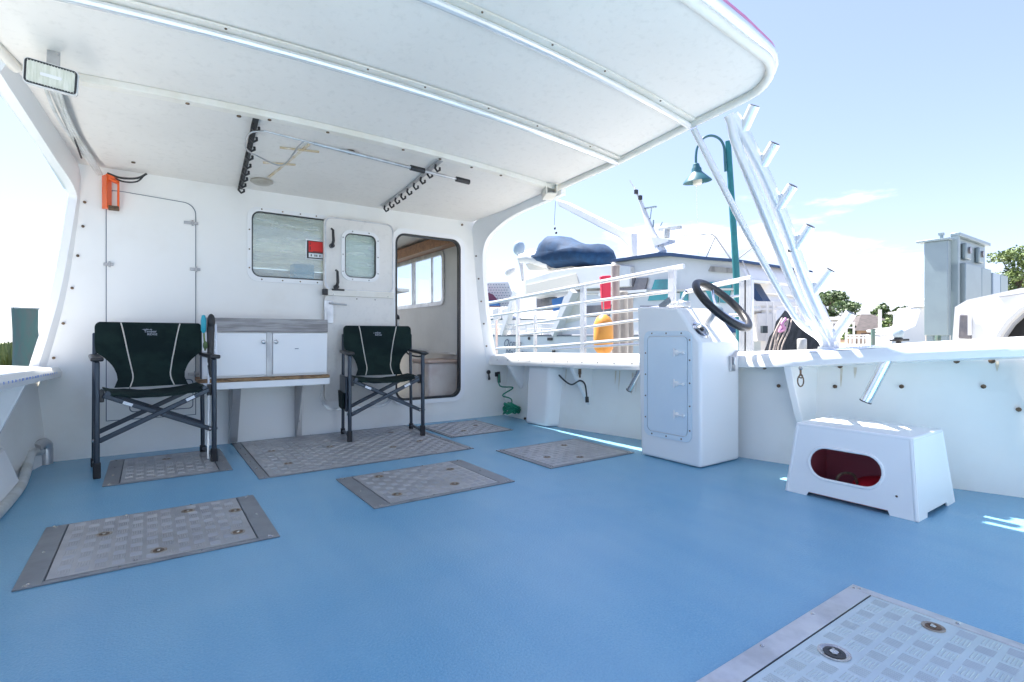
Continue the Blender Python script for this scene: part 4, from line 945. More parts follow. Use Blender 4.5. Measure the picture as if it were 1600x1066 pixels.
# ------------------------------------------------------------------ moulded step stool
t = empty('step_box', 'white moulded step box with an oval opening, standing by the starboard bulwark', 'step', (3.32, 1.24, 0))
BX0, BX1, BY0, BY1 = 3.06, 3.60, .925, 1.57
TX0, TX1, TY0, TY1, TZ = 3.115, 3.55, .965, 1.535, .392
def face_in(y, z): return Vector((BX0+(TX0-BX0)*z/TZ, y, z))
MIN = Matrix(((0, (TX0-BX0)/TZ, 1, BX0), (1, 0, 0, 0), (0, 1, 0, 0), (0, 0, 0, 1)))
ov = []
for cx_, a0 in ((1.265+.095, -90), (1.265-.095, 90)):
    for i in range(13): a = R(a0+180*i/12); ov.append((cx_+.088*math.cos(a), .195+.088*math.sin(a)))
ovb = []
for cx_, a0 in ((1.265+.095, -90), (1.265-.095, 90)):
    for i in range(13): a = R(a0+180*i/12); ovb.append((cx_+.104*math.cos(a), .195+.104*math.sin(a)))
def side_poly(b0, b1, t0, t1, nz_=.022, sh=.12):
    L_ = b1-b0; return [(b0, 0), (b0+sh, 0), (b0+sh+.01, nz_), (b1-sh-.01, nz_), (b1-sh, 0), (b1, 0), (t1, TZ), (t0, TZ)]
b = MB(); th = .008
b.plate([side_poly(BY0, BY1, TY0, TY1), ov], th, MIN@Matrix.Translation((0, 0, th/2)))
MOUT = Matrix(((0, (TX1-BX1)/TZ, 1, BX1), (1, 0, 0, 0), (0, 1, 0, 0), (0, 0, 0, 1)))
b.plate([side_poly(BY0, BY1, TY0, TY1)], th, MOUT@Matrix.Translation((0, 0, -th/2)))
MA = Matrix(((1, 0, 0, 0), (0, (TY0-BY0)/TZ, 1, BY0), (0, 1, 0, 0), (0, 0, 0, 1)))
b.plate([side_poly(BX0, BX1, TX0, TX1)], th, MA@Matrix.Translation((0, 0, th/2)))
MF = Matrix(((1, 0, 0, 0), (0, (TY1-BY1)/TZ, 1, BY1), (0, 1, 0, 0), (0, 0, 0, 1)))
b.plate([side_poly(BX0, BX1, TX0, TX1)], th, MF@Matrix.Translation((0, 0, -th/2)))
b.build('sides', 'gelclean', t, bevel=0, smooth=False)
b = MB()
for (xb, xt) in ((BX0, TX0), (BX1, TX1)):
    for (yb, yt) in ((BY0, TY0), (BY1, TY1)):
        ix = .006 if xb == BX0 else -.006; iy = .006 if yb == BY0 else -.006
        b = MB(); b.tube([(xb+ix*1.6, yb+iy*1.6, .002), (xt+ix*1.6, yt+iy*1.6, TZ-.004)], .0125, 12); b.build('corner', 'gelclean', t)
b = MB(); b.box(TX0-.002, TX1+.002, TY0-.002, TY1+.002, TZ-.016, TZ+.007); b.build('top', 'gelclean', t, bevel=.011, seg=4)
b = MB(); b.tube([MIN@Vector((p[0], p[1], .0)) for p in ov[:13]+ov[13:]], .0085, 8, closed=True); b.build('opening_rim', 'gelclean', t)
b = MB(); b.lathe([(.002, 0), (.006, 0), (.004, .003)], Matrix.Translation(face_in(1.02, .10)-Vector((.001, 0, 0)))@Matrix.Rotation(R(-90), 4, 'Y'), 8); b.build('screw', 'rust', t)
b = MB(); b.box(BX0+.055, BX1-.055, BY0+.055, BY1-.055, .004, .008); b.box(BX1-.16, BX1-.15, BY0+.06, BY1-.06, .008, .33); b.box(BX0+.06, BX1-.15, BY0+.055, BY0+.06, .008, .33); b.box(BX0+.06, BX1-.15, BY1-.06, BY1-.055, .008, .33); b.build('red_lining', 'lining', t)
b = MB(); b.box(BX0+.10, BX1-.17, BY0+.08, BY1-.30, .009, .05); b.ell((BX0+.28, BY0+.25, .05), (.15, .16, .07), Matrix(), 14, 8, lump=.3)
o = b.build('red_cloth', 'redfloor', bevel=.01); tag(o, 'crumpled red cloth lying inside the white step box', 'cloth')
b = MB(); b.tube(spl([(BX0+.13, 1.36, .02), (BX0+.12, 1.33, .12), (BX0+.17, 1.28, .13), (BX0+.20, 1.26, .05)], 5), .008, 7); o = b.build('rusty_hook', 'rust'); tag(o, 'rusty hook lying beside the red cloth inside the step box', 'hook')

# ------------------------------------------------------------------ rod holders in the gunwale, clip, hose
def pixr(px, py, f_):
    p = onX(px, py, f_(1.0))
    for _ in range(8): p = onX(px, py, f_(p.y))
    return p
t = empty('gunwale_rod_holder', 'polished rod holder tube hanging under the starboard gunwale above the step box', 'rod holder', onX(1385, 567, 3.48))
top_ = onX(1386, 562, 3.53); bot = onX(1352, 628, 3.50)
b = MB(); dv = (top_-bot).normalized(); b.tube([bot, bot+dv*.006, top_+dv*.03], [.030, .0295, .0295], 18); b.build('tube', 'pol', t)
b = MB(); b.tube([bot-dv*.001, bot+dv*.005], .0325, 18); b.build('rubber_lip', 'black', t)
t = empty('gunwale_rod_holder', 'polished rod holder tube under the gunwale, left of the steering console', 'rod holder', onX(990, 585, 3.3))
top_ = Vector((3.36, 2.92, .64)); bot = onX(983, 610, 3.36)
b = MB(); dv = (top_-bot).normalized(); b.tube([bot, bot+dv*.006, top_+dv*.05], [.026, .0255, .0255], 16); b.build('tube', 'pol', t)
b = MB(); b.tube([bot-dv*.001, bot+dv*.005], .028, 16); b.build('rubber_lip', 'black', t)
t = empty('snap_clip', 'rusty snap clip hanging on the knee under the starboard gunwale', 'clip', onX(1251, 592, 3.36))
p = onX(1251, 588, 3.42)
b = MB(); b.tube([p+Vector((0, 0, .045)), p+Vector((0, 0, .01))], .006, 7)
b.tube([p+Vector((.004*math.sin(a), -.014*math.sin(a)*1.2, -.03+.036*math.cos(a))) for a in [2*math.pi*i/16 for i in range(16)]], .0042, 7, closed=True); b.tube([p+Vector((.002, .010*math.cos(a), .0+.012*math.sin(a))) for a in [2*math.pi*i/10 for i in range(10)]], .004, 6, closed=True)
b.build('hook', 'rust', t)
b = MB(); b.lathe([(.012, 0), (.014, .006), (.005, .010)], Matrix.Translation(p+Vector((.004, 0, .05)))@Matrix.Rotation(R(-90), 4, 'Y'), 10); b.build('mount', 'steel', t)
t = empty('coiled_hose', 'bright green coiled washdown hose heaped in the forward starboard corner', 'hose', (3.1, 4.7, 0))
pts = []
hx, hy = 3.27, 4.68
for i in range(170):
    f_ = i/169; a = i*.42
    pts.append((hx+(.075+.03*math.sin(i*.23))*math.cos(a)+.02*math.sin(i*.05), hy+.06*math.sin(a)+.03*f_-.02, .04+.12*abs(math.sin(i*.19+.3))*(.5+.5*math.sin(a*.5)**2)+.02))
b = MB(); b.tube(pts, .0092, 7)
b2 = []
for i in range(70):
    f_ = i/69; b2.append((hx+.10+.20*f_+.0, hy-.01-.10*f_+.045*math.cos(i*.55), .07*(1-f_*.3)+.045*math.sin(i*.55)+.01))
b.tube(b2, .0075, 7); b.build('coils', 'hosegreen', t)
z0 = onY(782, 598, 4.92); pr_ = [onY(x_, y_, 4.76) for x_, y_ in ((780, 585), (781, 603), (799, 605), (800, 608), (785, 618), (798, 623), (799, 632), (790, 640), (786, 648))]
b = MB(); b.tube(spl(pr_, 4), .0075, 7); b.build('riser', 'hosegreen', t)
b = MB(); b.cyl(onY(779, 581, 4.93), onY(780, 598, 4.93), .018, 10); b.box(z0.x-.055, z0.x-.01, 4.93, 4.955, z0.z+.07, z0.z+.12); b.build('tap', 'black', t, bevel=.003)
b = MB(); b.cyl((3.34, 4.40, .03), (3.40, 4.32, .03), .024, 10); b.cyl((3.28, 4.46, .03), (3.34, 4.40, .03), .012, 8); b.build('nozzle', 'rust', t)
p = onY(763, 583, 4.93)
t = empty('power_socket', 'black round socket with a plug on the bulkhead beside the green hose', 'socket', p)
b = MB(); b.lathe([(.024, 0), (.024, .012), (.012, .016)], Matrix.Translation(p+Vector((0, -.0, .01)))@Matrix.Rotation(R(90), 4, 'X'), 14); b.build('face', 'black', t)
b = MB(); b.tube([p+Vector((0, -.01, .0)), p+Vector((.002, -.015, -.075))], [.008, .014], 8); b.ell(p+Vector((.002, -.015, -.06)), (.016, .012, .02), Matrix(), 8, 6); b.build('plug', 'black', t)
p = onX(916, 618, 3.36)
b = MB(); b.tube(spl([onX(866, 578, 3.40), onX(880, 593, 3.36), onX(893, 601, 3.33), onX(906, 595, 3.30), onX(914, 601, 3.31), onX(917, 622, 3.32)], 6), .008, 8)
b.cyl(onX(917, 620, 3.32), onX(917.5, 629, 3.32), .017, 8); o = b.build('dark_cable', 'black'); tag(o, 'dark cable drooping from the starboard gunwale with a plug at its end', 'cable')
b = MB(); p = onX(906, 585, 3.27); b.cyl(p, p+Vector((0, 0, .05)), .014, 8); b.cyl(p+Vector((0, 0, -.03)), p, .009, 8); o = b.build('rusty_cleat', 'rust'); tag(o, 'small rusty swivel under the gunwale where the dark cable bends', 'cleat')
b = MB(); p = onZ(70, 705, .11)
pp = spl([(-.63, 4.86, .10), (-.655, 4.72, .115), (-.655, 4.60, .06), (-.64, 4.35, .025), (-.62, 4.05, .025), (-.62, 3.6, .025), (-.64, 3.0, .025)], 8)
o = MB().tube(pp, .027, 12).build('drain_hose', 'hosewhite'); tag(o, 'thick pale hose lying along the deck at the port side', 'hose')
t = empty('pipe_elbow', 'metal pipe elbow in the port corner where the pale hose ends', 'pipe', (-.60, 4.90, 0))
b = MB(); b.cyl((-.60, 4.90, .0), (-.60, 4.90, .11), .036, 14); b.build('stub', 'alu', t)
b = MB(); b.tube(spl([(-.60, 4.90, .10), (-.60, 4.89, .14), (-.62, 4.86, .155), (-.645, 4.80, .135)], 5), .034, 12); b.build('elbow', 'alu', t)

# ------------------------------------------------------------------ roof support pipes with rod holders
t = empty('rod_holder_arch', 'shiny tubular roof support carrying six rod holders on the starboard gunwale', 'rod holder rack', (3.74, 1.65, .8))
def dp(y_): return 3.42+(y_-190)/340*.10
def path(pp_): return [atD(x_, y_, dp(y_)) for x_, y_ in pp_]
b = MB(); b.tube(spl(path([(1138, 180), (1143, 192), (1150, 223), (1180, 297), (1212, 376), (1244, 455), (1267, 500), (1288, 532), (1292, 545)]), 5), .032, 14); b.build('pipe', 'archtube', t)
b = MB(); b.tube(spl([p+Vector((.02, -.01, 0)) for p in path([(1140, 180), (1152, 199), (1188, 270), (1220, 345), (1251, 431), (1275, 488), (1293, 530), (1296, 545)])], 5), .040, 14); b.build('pipe', 'archtube', t)
thn = [(1084, 202), (1090, 214), (1149, 329), (1196, 416), (1232, 479), (1252, 507), (1280, 528), (1290, 545)]
b = MB(); b.tube(spl([atD(x_, y_, 3.58-(y_-202)/343*.05) for x_, y_ in thn], 5), .023, 12); b.build('brace_pipe', 'whitetube', t)
b = MB(); b.lathe([(.075, 0), (.078, .01), (.05, .022), (.045, .04)], Matrix.Translation((3.745, 1.648, .795)), 20); b.build('base_plate', 'gelclean', t)
for x0_, y0_, x1_, y1_ in ((1155, 207, 1174, 165), (1184, 262, 1206, 224), (1210, 327, 1234, 290), (1236, 391, 1261, 353), (1263, 460, 1293, 422), (1293, 534, 1325, 489)):
    p0 = atD(x0_, y0_, dp(y0_)+.0)+Vector((.02, -.01, 0)); p1 = atD(x1_, y1_, dp(y0_)-.09)+Vector((.02, -.01, 0))
    dv = (p1-p0).normalized(); b = MB(); b.tube([p0, p1], .036, 14); rh = b.build('rod_holder', 'archtube', t)
    b = MB(); b.tube([p1-dv*.004, p1+dv*.003], .030, 14); b.build('liner', 'black', rh)
b = MB(); b.obox(atD(1236, 386, dp(386)), (.03, .03, .07)); b.build('clamp', 'black', t, bevel=.004)
#==OUTSIDE==
# ------------------------------------------------------------------ dock railing with fenders and pilings
t = empty('gangway_railing', 'white tubular railing with square posts just beyond the starboard gunwale', 'railing', (5, 5.4, -.1))
RX = 5.0
def rail(pts, r_, name='rail'):
    b = MB(); b.tube([onX(x_, y_, RX) for x_, y_ in pts], r_, 8); b.build(name, 'whitetube', t)
rail([(750, 476), (775, 472), (905, 447), (1068, 416)], .028, 'top_rail')
rail([(766, 494), (900, 474), (1050, 455)], .022); rail([(806, 509), (904, 494), (1050, 478)], .020)
rail([(812, 523), (904, 513), (990, 501), (1050, 494)], .020); rail([(762, 545), (860, 541), (990, 530), (1050, 525)], .022); rail([(860, 546), (990, 538), (1050, 534)], .016)
for x_, y0_, w_ in ((809, 465, .06), (911, 446, .085), (1050, 418, .085), (836, 492, .035), (775, 500, .03)):
    p = onX(x_, y0_, RX); b = MB(); b.box(RX-.02, RX+.03, p.y-w_/2, p.y+w_/2, -.1, p.z); b.build('post', 'whitetube', t, bevel=.005)
b = MB(); b.box(4.85, 5.65, 2.4, 9.2, -.18, -.1); o = b.build('finger_pier', 'plank'); struct(o)
t = empty('dock_gate_rail', 'short white rail section behind the steering wheel', 'railing', (5, 3.2, -.1))
rail([(1072, 456), (1120, 445), (1174, 434)], .026, 'top_rail'); rail([(1140, 493), (1174, 491)], .02)
rail([(1130, 465), (1176, 460)], .012)
for x_, y0_ in ((1162, 437), (1170, 436)):
    p = onX(x_, y0_, RX); b = MB(); b.box(RX-.02, RX+.03, p.y-.04, p.y+.04, -.1, p.z); b.build('post', 'whitetube', t, bevel=.005)
def pile(px, w_, ytop, D, m, label, zb=-1.5, flat=True):
    p = atD(px, ytop, D); r_ = w_/2*D/808
    t = empty('dock_piling', label, 'piling', (p.x, p.y, zb), 'dock pilings')
    b = MB(); n = 9; b.tube([(p.x+.01*math.sin(i*2), p.y, zb+(p.z-zb)*i/n) for i in range(n+1)], [r_*(1+.03*math.sin(i*3)) for i in range(n+1)], 14); b.build('shaft', m, t)
    b = MB(); b.lathe([(r_*1.06, p.z-.02), (r_*1.08, p.z), (r_*.9, p.z+.02), (.01, p.z+.025)], Matrix.Translation((p.x, p.y, 0)), 14); b.build('cap', 'hosewhite' if m == 'pilegreen' else m, t)
pile(962, 13, 416, 9.0, 'pile', 'grey dock piling behind the railing, with the red and orange fenders on it')
pile(974, 13, 457, 9.4, 'pile', 'paler dock piling between the fender piling and the console')
pile(985, 9, 466, 10.2, 'pile', 'darkest dock piling, partly hidden by the steering console')
pile(40, 31, 481, 8.0, 'pilegreen', 'green grey square cut piling beyond the port gunwale, at the far left')
p0 = atD(946, 430, 8.6); p1 = atD(946, 482, 8.6)
t = empty('red_fender', 'red flat fender hung on the dock piling above the orange one', 'fender', p1)
b = MB(); b.prism([p0+Vector((-.10, .0, -.02)), p0+Vector((.085, -.05, 0)), p1+Vector((.085, -.05, 0)), p1+Vector((-.05, 0, -.02))], (.03, .08, 0)); b.build('pad', 'red', t, bevel=.02, seg=3)
p0 = atD(943, 492, 8.4); p1 = atD(943, 552, 8.4)
t = empty('orange_fender', 'fat orange cylindrical fender hung low on the dock piling', 'fender', p1)
b = MB(); h_ = p0.z-p1.z; b.lathe([(.05, h_), (.11, h_*.93), (.155, h_*.78), (.16, h_*.4), (.155, h_*.12), (.10, 0), (.04, -.05)], Matrix.Translation(p1), 18); b.build('body', 'orangebuoy', t)
b = MB(); b.tube([p1+Vector((0, 0, h_)), p1+Vector((.02, .02, h_+.25))], .012, 6); b.build('rope', 'rope', t)

# ------------------------------------------------------------------ neighbouring motor yacht
NX = 14.0
def P(px, py, x=NX): return onX(px, py, x)
def pr(poly, depth, name, m, par, x=NX, bevel=0):
    b = MB(); b.prism([P(a, c_, x) for a, c_ in poly], (depth, 0, 0)); return b.build(name, m, par, bevel=bevel)
t = empty('motor_yacht', 'large white motor yacht with teal windows moored beyond the railing', 'yacht', (16, 14, -.9))
b = MB(); deckpoly = [(14, 24.5), (14, 10.5), (14.5, 8.6), (15.4, 7.4), (16.3, 6.9), (17.2, 7.4), (18.1, 8.6), (18.6, 10.5), (18.6, 24.5)]
vs_ = [(16.3+(x-16.3)*.86, y+(.7 if y < 9 else 0), -1.0) for x, y in deckpoly]+[(x, y, .95) for x, y in deckpoly]; n = len(deckpoly)
hull = b.add(vs_, [tuple(range(n)), tuple(range(n, 2*n))]+[(i, (i+1) % n, (i+1) % n+n, i+n) for i in range(n)]).build('hull', 'boatwhite', t)
b = MB(); b.box(13.97, 14.0, 10.5, 24.5, .935, .975); b.build('rub_rail', 'letter', hull)
LT = Matrix(((0, 0, -1, 13.985), (-1, 0, 0, 0), (0, 1, 0, 0), (0, 0, 0, 1)))
b = MB(); p = P(800, 538); b.text('Ocean', .55, Matrix.Translation((0, p.y, .60))@LT, .004, shear=.35); p = P(805, 551); b.text('Majesty', .55, Matrix.Translation((0, p.y, .16))@LT, .004, shear=.3)
stuff(b.build('name_lettering', 'letter', hull, smooth=False))
b = MB(); p = P(827, 529); b.cyl((13.96, p.y, p.z), (13.99, p.y, p.z), .07, 10); p = P(860, 530); b.obox((13.97, p.y, p.z), (.05, .3, .12)); p = P(866, 552); b.obox((13.97, p.y, p.z), (.05, .16, .3)); stuff(b.build('hull_fittings', 'black', hull))
pr([(872, 523), (868, 500), (882, 462), (1165, 455), (1180, 470), (1200, 523)], 4.2, 'deckhouse', 'boatwhite', t, 14.15)
pr([(820, 437), (862, 424), (900, 418), (958, 413), (985, 416), (984, 448), (905, 452), (850, 460), (820, 466)], 4.4, 'boat_deck', 'boatwhite', t, bevel=.03)
pr([(822, 446), (900, 428), (905, 446), (850, 456), (822, 462)], .02, 'boat_deck_panel', 'boatshade', t, 13.97)
b = MB(); b.bar(P(808, 455), P(786, 523), .25, .3, (1, 0, 0)); b.build('strut', 'boatwhite', t)
b = MB(); b.bar(P(900, 455), P(868, 523), .25, .5, (1, 0, 0)); b.build('strut', 'boatwhite', t)
pr([(862, 468), (885, 462), (880, 482), (864, 486)], .1, 'awning', 'boatblue', t, 14.6)
pr([(838, 500), (866, 500), (862, 523), (836, 523)], 1.0, 'aft_box', 'white', t, 14.5)
pr([(838, 466), (868, 464), (866, 484), (838, 486)], .1, 'aft_window', 'darkglass', t, 14.9)
pr([(887, 462), (912, 458), (905, 500), (880, 506)], .06, 'side_opening', 'boatshade', t, 14.12)
pr([(700, 500), (868, 500), (868, 523), (700, 523)], .05, 'aft_rail_panel', 'boatwhite', t, 14.4)
wh = pr([(950, 456), (955, 410), (1040, 398), (1150, 408), (1168, 432), (1176, 458)], 4.0, 'wheelhouse', 'boatwhite', t, 14.2, bevel=.05)
pr([(953, 410), (956, 405.5), (1030, 394.5), (1050, 395), (1100, 401), (1152, 405), (1153, 409), (1100, 406), (1040, 399.5), (1000, 403)], 4.5, 'roof_stripe', 'navystripe', t, 13.95)
for poly, m_ in (([(968, 437), (992, 434), (986, 462), (964, 464)], 'darkglass'), ([(994, 435), (1012, 434), (1006, 458), (986, 460)], 'darkglass')):
    pr(poly, .05, 'window', m_, t, 14.11)
for poly in ([(1023, 437), (1052, 436), (1053, 468), (1012, 470)], [(1063, 455), (1074, 455), (1074, 470), (1062, 470)], [(1094, 440), (1122, 441), (1122, 473), (1112, 473)], [(1124, 441), (1143, 443), (1137, 474), (1125, 473)]):
    pr(poly, .05, 'window', 'tealglass', t, 14.10)
pr([(1110, 416), (1144, 419), (1148, 427), (1106, 424)], .05, 'vent_grille', 'pile', t, 14.12)
pr([(935, 458), (1010, 452), (1010, 456), (935, 463)], .3, 'side_ledge', 'boatwhite', t, 13.98)
pr([(966, 463), (974, 463), (974, 470), (966, 470)], .05, 'porthole', 'black', t, 14.05); 
pr([(978, 464), (986, 464), (986, 470), (978, 470)], .05, 'porthole', 'black', t, 14.05)
# lower bow side, seen under the wheel
pr([(1120, 505), (1150, 503), (1150, 520), (1120, 520)], .05, 'hull_stripe', 'navystripe', t, 14.05)
for a_, c_ in (((745, 508), (868, 506)), ((745, 515), (868, 514))):
    b = MB(); b.cyl(P(*a_, 13.98), P(*c_, 13.98), .022, 6); b.build('deck_rail', 'whitetube', t)
for x_ in (755, 778, 800, 822, 846): b = MB(); b.cyl(P(x_, 507, 13.98), P(x_, 523, 13.98), .02, 6); b.build('stanchion', 'whitetube', t)
pr([(915, 455), (1165, 450), (1165, 453), (915, 459)], .12, 'eyebrow', 'boatshade', t, 14.06)
pr([(915, 478), (955, 476), (952, 494), (911, 496)], .05, 'window', 'darkglass', t, 14.12)
pr([(1000, 478), (1040, 478), (1040, 492), (1000, 492)], .05, 'window', 'darkglass', t, 14.12)
for x_ in (760, 775, 790): b = MB(); b.bar(P(x_, 482, 14.3), P(x_+2, 500, 14.3), .5, .2, (1, 0, 0)); b.build('cushion', 'rubboat', t, bevel=.04)
# mast with radar
mst = MB(); mst.tube([P(1033, 396, 15.5), P(1019, 365, 15.5), P(1003, 320, 15.5), P(991, 292, 15.5)], [.22, .14, .07, .03], 10); mst = mst.build('mast', 'boatwhite', t)
b = MB(); b.cyl(P(991, 294, 15.5), P(984, 282, 15.5), .012, 6); b.build('whip', 'rope', mst)
b = MB(); b.bar(P(1030, 359.5, 15.5), P(1064, 355, 15.5), .12, .10); b.cyl(P(1042, 358, 15.5), P(1041, 372, 15.5), .12, 8); b.build('radar_scanner', 'hosewhite', mst)
b = MB(); b.prism([P(1017, 370, 15.3), P(1045, 374, 15.3), P(1043, 378, 15.3), P(1022, 385, 15.3)], (.4, 0, 0)); b.build('radar_shelf', 'boatwhite', mst)
b = MB()
for x_, y_ in ((994, 300), (1000.5, 309), (1029, 388)): b.obox(P(x_, y_, 15.4), (.12, .10, .16))
stuff(b.build('mast_lights', 'black', mst))
b = MB(); b.cyl(P(1009, 342, 15.5), P(1016, 342, 15.5), .02, 6); b.cyl(P(1016, 342, 15.5), P(1018, 326, 15.5), .02, 6); b.bar(P(1008, 326, 15.5), P(1025, 323, 15.5), .10, .05); b.cyl(P(1021, 355, 15.5), P(1021, 344, 15.5), .03, 6); b.cyl(P(1032, 353, 15.5), P(1035, 347, 15.5), .02, 6); b.build('antenna', 'cab', mst)
b = MB(); b.tube(spl([P(1068, 367), P(1095, 366), P(1110, 365), P(1118, 370)], 3)+[P(1142, 405)], .028, 6); b.cyl(P(1117, 372), P(1102, 405), .018, 6); b.build('bimini_frame', 'aludull', t)
b = MB(); b.cyl(P(1153, 405), P(1175, 388), .02, 6); b.cyl(P(1160, 408), P(1172, 432), .02, 6); b.build('antenna_stay', 'aludull', t)
b = MB(); b.cyl(P(1091, 398), P(1088, 292), .006, 4); b.build('wire', 'white', t)
pr([(1165, 436), (1176, 437), (1200, 440), (1196, 443), (1166, 441)], 1.2, 'bow_visor', 'boatwhite', t, 14.1)
pr([(1176, 443), (1186, 460), (1193, 471), (1175, 471)], .4, 'dark_panel', 'navystripe', t, 14.2)
# davit crane
dv_ = empty('davit_crane', 'white davit crane whose arm reaches down over the covered dinghy', 'crane', P(985, 415, 16))
b = MB(); b.prism([P(978, 412, 15.7), P(981, 385, 15.7), P(966, 371, 15.7), P(872, 322, 15.7), P(868, 311, 15.7), P(885, 316, 15.7), P(970, 358, 15.7), P(988, 364, 15.7), P(988, 418, 15.7)], (.32, 0, 0)); b.build('arm', 'boatwhite', dv_, bevel=.05)
b = MB(); b.cyl(P(868, 315, 15.8), P(866, 352, 15.8), .010, 5); b.ell(P(867, 357, 15.8), (.05, .05, .07)); b.ell(P(869, 364, 15.8), (.06, .06, .06)); b.build('hoist_wire', 'black', dv_)
b = MB(); b.lathe([(.35, 0), (.30, .2), (.22, .45)], Matrix.Translation(P(984, 420, 15.86)), 12); b.build('pedestal', 'boatwhite', dv_)
# dinghy with cover on the boat deck
dg_ = empty('dinghy', 'inflatable dinghy under a navy cover on the yacht boat deck', 'dinghy', P(900, 420, 15.6))
def blob(outl, dep, x, name, m_, par, cr=.75):
    b = MB(); c0 = Vector((0, 0, 0)); pts = [P(a, c_, x) for a, c_ in outl]
    for p_ in pts: c0 += p_/len(pts)
    n = len(pts); vs_ = []; fs_ = []; L_ = 9
    for i in range(L_+1):
        a = -math.pi/2+math.pi*i/L_; s_ = max(.02, math.cos(a)**.55); vs_ += [c0+(p_-c0)*s_+Vector((math.sin(a)*dep/2, 0, 0)) for p_ in pts]
    for i in range(L_):
        for j in range(n): fs_.append((i*n+j, i*n+(j+1) % n, (i+1)*n+(j+1) % n, (i+1)*n+j))
    fs_ += [tuple(range(n)), tuple(L_*n+j for j in range(n))]
    vs_ = [v+Vector((-1, 0, .6))*.10*mnoise.noise(Vector((v.y*1.3, v.x*2, v.z*1.5)))+Vector((0, 0, 1))*.05*math.sin(v.y*5+v.x*2) for v in vs_]
    return b.add(vs_, fs_).build(name, m_, par, ang=75)
blob([(838, 403), (845, 398), (855, 382), (866, 370), (880, 370), (900, 378), (925, 384), (941, 383), (950, 391), (955, 402), (951, 415), (930, 418), (880, 420), (862, 419), (848, 410)], 2.0, 15.3, 'cover', 'navy', dg_)
b = MB(); b.tube([P(814, 404, 14.9), P(830, 402, 14.9), P(862, 412, 14.9)], [.22, .30, .30], 12); b.build('tube', 'rubboat', dg_)
b = MB(); b.tube([P(817, 400, 16.1), P(830, 398, 16.1), P(862, 408, 16.1)], [.22, .30, .30], 12); b.build('tube', 'rubboat', dg_)
b = MB(); b.prism([P(820, 412, 14.9), P(858, 411, 14.9), P(900, 417, 14.9), P(860, 424, 14.9), P(826, 422, 14.9)], (1.2, 0, 0)); b.build('floor', 'boatshade', dg_, bevel=.03)
b = MB(); b.tube([P(842, 402, 15), P(862, 377, 15)], .03, 6); b.build('tiller_strap', 'black', dg_)
ob = MB(); ob.ell(P(811, 388, 15.4), (.30, .26, .36), Matrix(), 14, 10, pw=.8); ob = ob.build('outboard_cowling', 'outb', dg_)
b = MB(); b.tube([P(812, 398, 15.4), P(815, 420, 15.4), P(817, 440, 15.4)], [.15, .09, .07], 8); b.ell(P(797, 424, 15.4), (.22, .38, .30)); b.build('outboard_leg', 'rubboat', ob)

# net-draped gear, white frame and light at the far dock
t = empty('net_heap', 'heap of dark netting draped over gear beyond the starboard gunwale', 'nets', atD(1250, 545, 6.6))
D = 6.6
top_ = [(1204, 560), (1212, 530), (1222, 500), (1227, 486), (1240, 498), (1255, 512), (1272, 522), (1282, 534), (1285, 560)]
b = MB(); vs_ = []; fs_ = []; n = len(top_); L_ = 10
cen = atD(1245, 560, D)
for i in range(L_+1):
    f_ = i/L_*2-1; s_ = 1-.72*abs(f_)**1.2
    for a, c_ in top_:
        p_ = atD(a, c_, D); q_ = cen+(p_-cen)*s_+Vector((.57, .82, 0))*f_*.7
        q_ += Vector((1, 1, 1))*.04*mnoise.noise(q_*5); vs_.append(q_)
for i in range(L_):
    for j in range(n-1): fs_.append((i*n+j, i*n+j+1, (i+1)*n+j+1, (i+1)*n+j))
b.add(vs_, fs_); b.build('netting', 'net', t, ang=80)
b = MB()
for k_ in range(6):
    x0_ = 1206+k_*3.6; pts = [atD(x0_+14+random.uniform(-3, 3), 497+k_*.5, 6.2), atD(x0_+6+random.uniform(-3, 3), 518, 6.15), atD(x0_-2+random.uniform(-3, 3), 540, 6.15), atD(x0_-6, 565, 6.15)]
    b.tube(spl(pts, 3), .009, 6)
b.build('ropes', 'rope', t)
b = MB(); b.tube(spl([atD(1228, 498, 6.1), atD(1222, 506, 6.08), atD(1226, 514, 6.08), atD(1218, 518, 6.1), atD(1222, 510, 6.1)], 4), .018, 6); b.build('pink_rope', 'pinkrope', t)
p = atD(1253, 545, 5.8)
b = MB(); b.lathe([(.04, 0), (.05, .02), (.05, .12), (.045, .13), (.02, .135)], Matrix.Translation(p+Vector((0, 0, -.02))), 14); o = b.build('white_bucket', 'hosewhite'); tag(o, 'small pale plastic tub in front of the dark netting', 'tub')
t = empty('fish_station', 'white framed stand with a shelf left of the dark netting', 'stand', atD(1190, 560, 7.4))
for x_ in (1168, 1196, 1206): b = MB(); b.bar(atD(x_, 472, 7.4), atD(x_, 600, 7.4), .09, .09); b.build('post', 'wallwhite', t, bevel=.005)
b = MB(); b.bar(atD(1160, 474, 7.4), atD(1262, 476, 7.4), .10, .06); b.bar(atD(1160, 484, 7.4), atD(1218, 483, 7.4), .10, .03); b.build('top_rail', 'wallwhite', t)
b = MB(); b.bar(atD(1176, 512, 7.5), atD(1205, 512, 7.5), .3, .40); b.build('panel', 'wallwhite', t, bevel=.01)
b = MB(); b.bar(atD(1160, 489, 7.45), atD(1190, 489, 7.45), .1, .04); b.build('sill', 'pile', t)
b = MB(); b.bar(atD(1190, 515, 7.2), atD(1198, 515, 7.2), .06, .10); b.build('dark_box', 'cabdark', t)
for x_ in (1247, 1262): b = MB(); b.cyl(atD(x_, 470, 7.6), atD(x_+2, 560, 7.6), .03, 6); b.build('thin_post', 'wallwhite', t)

